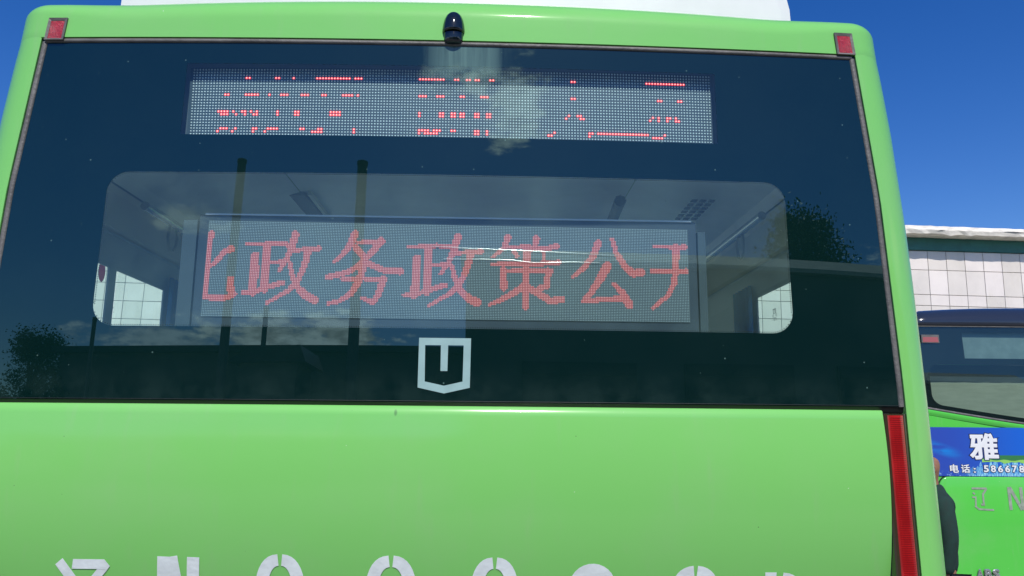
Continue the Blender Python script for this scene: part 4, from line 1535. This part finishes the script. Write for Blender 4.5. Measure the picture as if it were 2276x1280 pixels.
for i in range(5):
    a = R(18 * i)
    rows.append([(0.0865 * math.sin(a) * math.cos(t), 0.012 + 0.096 * math.sin(a) * math.sin(t), 1.662 + 0.092 * math.cos(a)) for t in [2 * math.pi * j / 20 for j in range(20)]])
p.grid(rows, True)

# ------------------------------------------------------------------ tiled building beyond the buses
bld = thing('tiled_building', 'low white tiled building with dark teal fascia and weathered white eave beyond the buses', 'building', (9.7, 13.0, 0.0), (0, R(0.89), 0))
bld['local'] = True
U0, U1, PIT = -27.0, 16.0, 0.3783
JT = [5.465, 5.068, 4.565, 4.343, 3.99, 3.64, 3.29, 2.94, 2.59, 2.24, 1.89, 1.54, 1.19, 0.84, 0.49, 0.14]
p = MB()
p.box(U0, U1, 0.012, 6.0, -0.6, 5.60)
p.build('wall', M['grout'], bld)
UJ = -0.887
kmin, kmax = int((U0 - UJ) / PIT) + 1, int((U1 - UJ) / PIT) - 1
cache = {}
field = MB()
r9 = random.Random(9)


def tile_mb(q, x0, x1, z0, z1, d):
    g_ = 0.0046
    c = 0.004
    a0, a1, b0, b1 = x0 + g_, x1 - g_, z0 + g_, z1 - g_
    q.grid([[(a0, 0.013, b0), (a1, 0.013, b0), (a1, 0.013, b1), (a0, 0.013, b1)], [(a0, c - d, b0), (a1, c - d, b0), (a1, c - d, b1), (a0, c - d, b1)],
            [(a0 + c, -d, b0 + c), (a1 - c, -d, b0 + c), (a1 - c, -d, b1 - c), (a0 + c, -d, b1 - c)]], True)
    q.poly([(a0 + c, -d, b0 + c), (a1 - c, -d, b0 + c), (a1 - c, -d, b1 - c), (a0 + c, -d, b1 - c)])


for k in range(kmin, kmax):
    xa = UJ + k * PIT
    wx = xa + 9.7
    for j in range(len(JT) - 1):
        zb_, za_ = JT[j + 1], JT[j]
        shown = (7.9 < wx < 11.7 and zb_ > 4.0) or (-8.0 < wx < -5.2 and 3.2 < zb_ < 4.6) or (5.0 < wx < 6.6 and 3.2 < zb_ < 4.6)
        if shown:
            key = round(za_ - zb_, 4)
            if key not in cache:
                q = MB()
                tile_mb(q, 0, PIT, 0, za_ - zb_, 0.002)
                cache[key] = q.mesh('tile', M['tile'])
                bm = bmesh.new(); bm.from_mesh(cache[key]); bmesh.ops.recalc_face_normals(bm, faces=bm.faces); bm.to_mesh(cache[key]); bm.free()
            o = bpy.data.objects.new('tile', cache[key])
            o.location = (xa, r9.uniform(-0.0012, 0.0012), zb_)
            o.rotation_euler = (r9.uniform(-0.002, 0.002), 0, r9.uniform(-0.003, 0.003))
            col.objects.link(o)
            o.parent = bld
        else:
            tile_mb(field, xa, xa + PIT, zb_, za_, r9.uniform(0.001, 0.003))
field.build('far_tiles', M['tile'], bld, kind='stuff')
p = MB()
p.box(U0, U1, -0.045, 0.010, 5.470, 5.86)
p.build('fascia', M['fascia'], bld)
# eave slab with a chipped, uneven lower edge, its top falling slightly to the right
p = MB()
et, eb, ef, ebk = [], [], [], []
r3 = random.Random(3)
u = U0
while u <= U1:
    drop = -0.006 * u
    et.append((u, -0.39 + r3.uniform(-0.006, 0.006), 5.872 + drop + r3.uniform(-0.006, 0.006)))
    ef.append((u, -0.405 + r3.uniform(-0.012, 0.008), 5.795 + drop + r3.uniform(-0.012, 0.012)))
    eb.append((u, -0.385 + r3.uniform(-0.01, 0.012), 5.716 + drop + (r3.uniform(-0.035, 0.012) if r3.random() < 0.3 else r3.uniform(-0.006, 0.006))))
    ebk.append((u, 0.02, 5.720 + drop))
    u += 0.13
tb_ = [(a[0], 6.0, a[2] + 0.1) for a in et]
p.grid([tb_, et, ef, eb, ebk])
p.build('eave', M['eave'], bld)
p = MB()
for a, b, zc2, th in ((0.35, 0.95, 5.796, 0.012), (-0.9, -0.72, 5.79, 0.010), (1.18, 1.32, 5.78, 0.02), (-4.2, -3.4, 5.81, 0.012)):
    p.poly([(a, -0.417, zc2 - 0.002), ((a + b) / 2, -0.417, zc2 - th), (b, -0.417, zc2), ((a + b) / 2, -0.417, zc2 + th * 0.7)])
p.build('eave_crack', M['grout'], bld)

# ------------------------------------------------------------------ across the yard, behind the camera: what the dark glass mirrors
def block(name, label, cat, x0, x1, y0, y1, h, mat):
    t = thing(name, label, cat, ((x0 + x1) / 2, y1, 0))
    q = MB()
    q.box(x0, x1, y0, y1, 0, h)
    q.build('wall', mat, t)
    return t

dep = block('depot_building', 'flat roofed depot building with cream coping mirrored in the rear window', 'building', -0.24, 16.0, -15.0, -10.0, 4.92, M['wall_grey'])
p = MB()
p.hexa([(-0.34, -10.75, 4.93), (16.1, -10.75, 4.93), (16.1, -9.84, 4.93), (-0.34, -9.84, 4.93), (-0.34, -10.75, 5.40), (16.1, -10.75, 5.40), (16.1, -9.84, 5.0), (-0.34, -9.84, 5.0)])
p.build('sloped_coping', M['parapet'], dep)
for k in range(5):
    p = MB()
    p.box(0.8 + 3.0 * k, 2.9 + 3.0 * k, -10.0, -9.95, 0.05, 3.4)
    p.build('roller_door', M['dark_trim'], dep)
    p = MB()
    for zz in span(0.3, 3.3, 10):
        p.box(0.85 + 3.0 * k, 2.85 + 3.0 * k, -9.95, -9.93, zz - 0.1, zz + 0.05)
    p.build('door_slats', M['dark_trim'], dep, kind='stuff')
gar = block('garage_building', 'long low garage mirrored in the lower left of the rear window', 'garage', -11.9, -0.35, -22.0, -16.0, 4.35, M['wall_grey'])
p = MB()
p.box(-12.1, -0.15, -22.2, -15.8, 4.352, 4.50)
p.build('roof_slab', M['dark_trim'], gar)
hut = block('yard_hut', 'small hut with shallow pitched roof mirrored beside the thin pole', 'hut', -5.5, -4.2, -14.5, -13.2, 3.75, M['wall_grey'])
p = MB()
p.hexa([(-5.75, -14.7, 3.752), (-3.95, -14.7, 3.752), (-3.95, -13.0, 3.752), (-5.75, -13.0, 3.752), (-5.3, -14.7, 4.02), (-4.1, -14.7, 4.08), (-4.1, -13.0, 4.08), (-5.3, -13.0, 4.02)])
p.build('roof', M['dark_trim'], hut)
for x, h, r, lab in ((-6.74, 8.78, 0.115, 'thick pole left of centre mirrored in the rear window'), (-3.34, 8.66, 0.135, 'thickest pole mirrored across the third red character'),
                     (-5.70, 5.20, 0.065, 'thin short pole mirrored between two thick poles'), (-10.45, 5.0, 0.055, 'thin pole mirrored at the left window corner')):
    t = thing('utility_pole', lab, 'pole', (x, -15.2, 0), group='poles standing across the yard')
    p = MB()
    p.tube([(x, -15.2, 0), (x, -15.2, h)], [r * 1.12, r], 14)
    p.build('shaft', M['pole'], t, True, sharp=50)
    p = MB()
    p.tube([(x, -15.2, h), (x, -15.2, h + 0.08)], r * 1.12, 14)
    p.build('cap', M['pole'], t)


def tree(x, y, h, crown, clumps, leaves, label, seed, lsz=0.16, base=0.35):
    t = thing('leafy_tree', label, 'tree', (x, y, 0), group='trees across the yard')
    rr = random.Random(seed)
    p = MB()
    p.tube([(x, y, 0), (x + 0.08, y, h * 0.35), (x - 0.05, y + 0.05, h * 0.7), (x, y, h * 0.9)], [h * 0.028, h * 0.02, h * 0.011, 0.02], 9)
    cl = []
    for _ in range(clumps):
        a = rr.uniform(0, 2 * math.pi)
        zz = rr.uniform(base, 0.97)
        rad = crown * (1.0 - ((zz - 0.55) / 0.55) ** 2 * 0.8) * math.sqrt(rr.random())
        c = (x + rad * math.cos(a), y + rad * math.sin(a), h * zz)
        cl.append(c)
        p.tube([(x, y, h * max(0.25, zz - 0.25)), ((x + c[0]) / 2, (y + c[1]) / 2, h * (zz - 0.08)), c], [h * 0.008, h * 0.005, 0.012], 5, False)
    p.build('trunk', M['bark'], t, True)
    q = MB()
    for _ in range(leaves):
        c = rr.choice(cl)
        s_ = crown * 0.17
        ctr = Vector((c[0] + rr.gauss(0, s_), c[1] + rr.gauss(0, s_), c[2] + rr.gauss(0, s_ * 0.8)))
        a = Vector((rr.gauss(0, 1), rr.gauss(0, 1), rr.gauss(0, 1))).normalized()
        b = a.orthogonal().normalized()
        L_ = lsz * rr.uniform(0.6, 1.3)
        q.poly([ctr - a * L_ * 0.5, ctr + b * L_ * 0.22, ctr + a * L_ * 0.5, ctr - b * L_ * 0.22])
    q.build('crown', M['leaf'], t, fix=False)


tree(10.1, -17.5, 8.6, 1.6, 70, 34000, 'tall spreading tree mirrored at the right edge of the rear window', 21, 0.12)
tree(-12.9, -16.2, 4.85, 1.2, 40, 20000, 'small round tree mirrored at the lower left of the rear window', 22, 0.10)
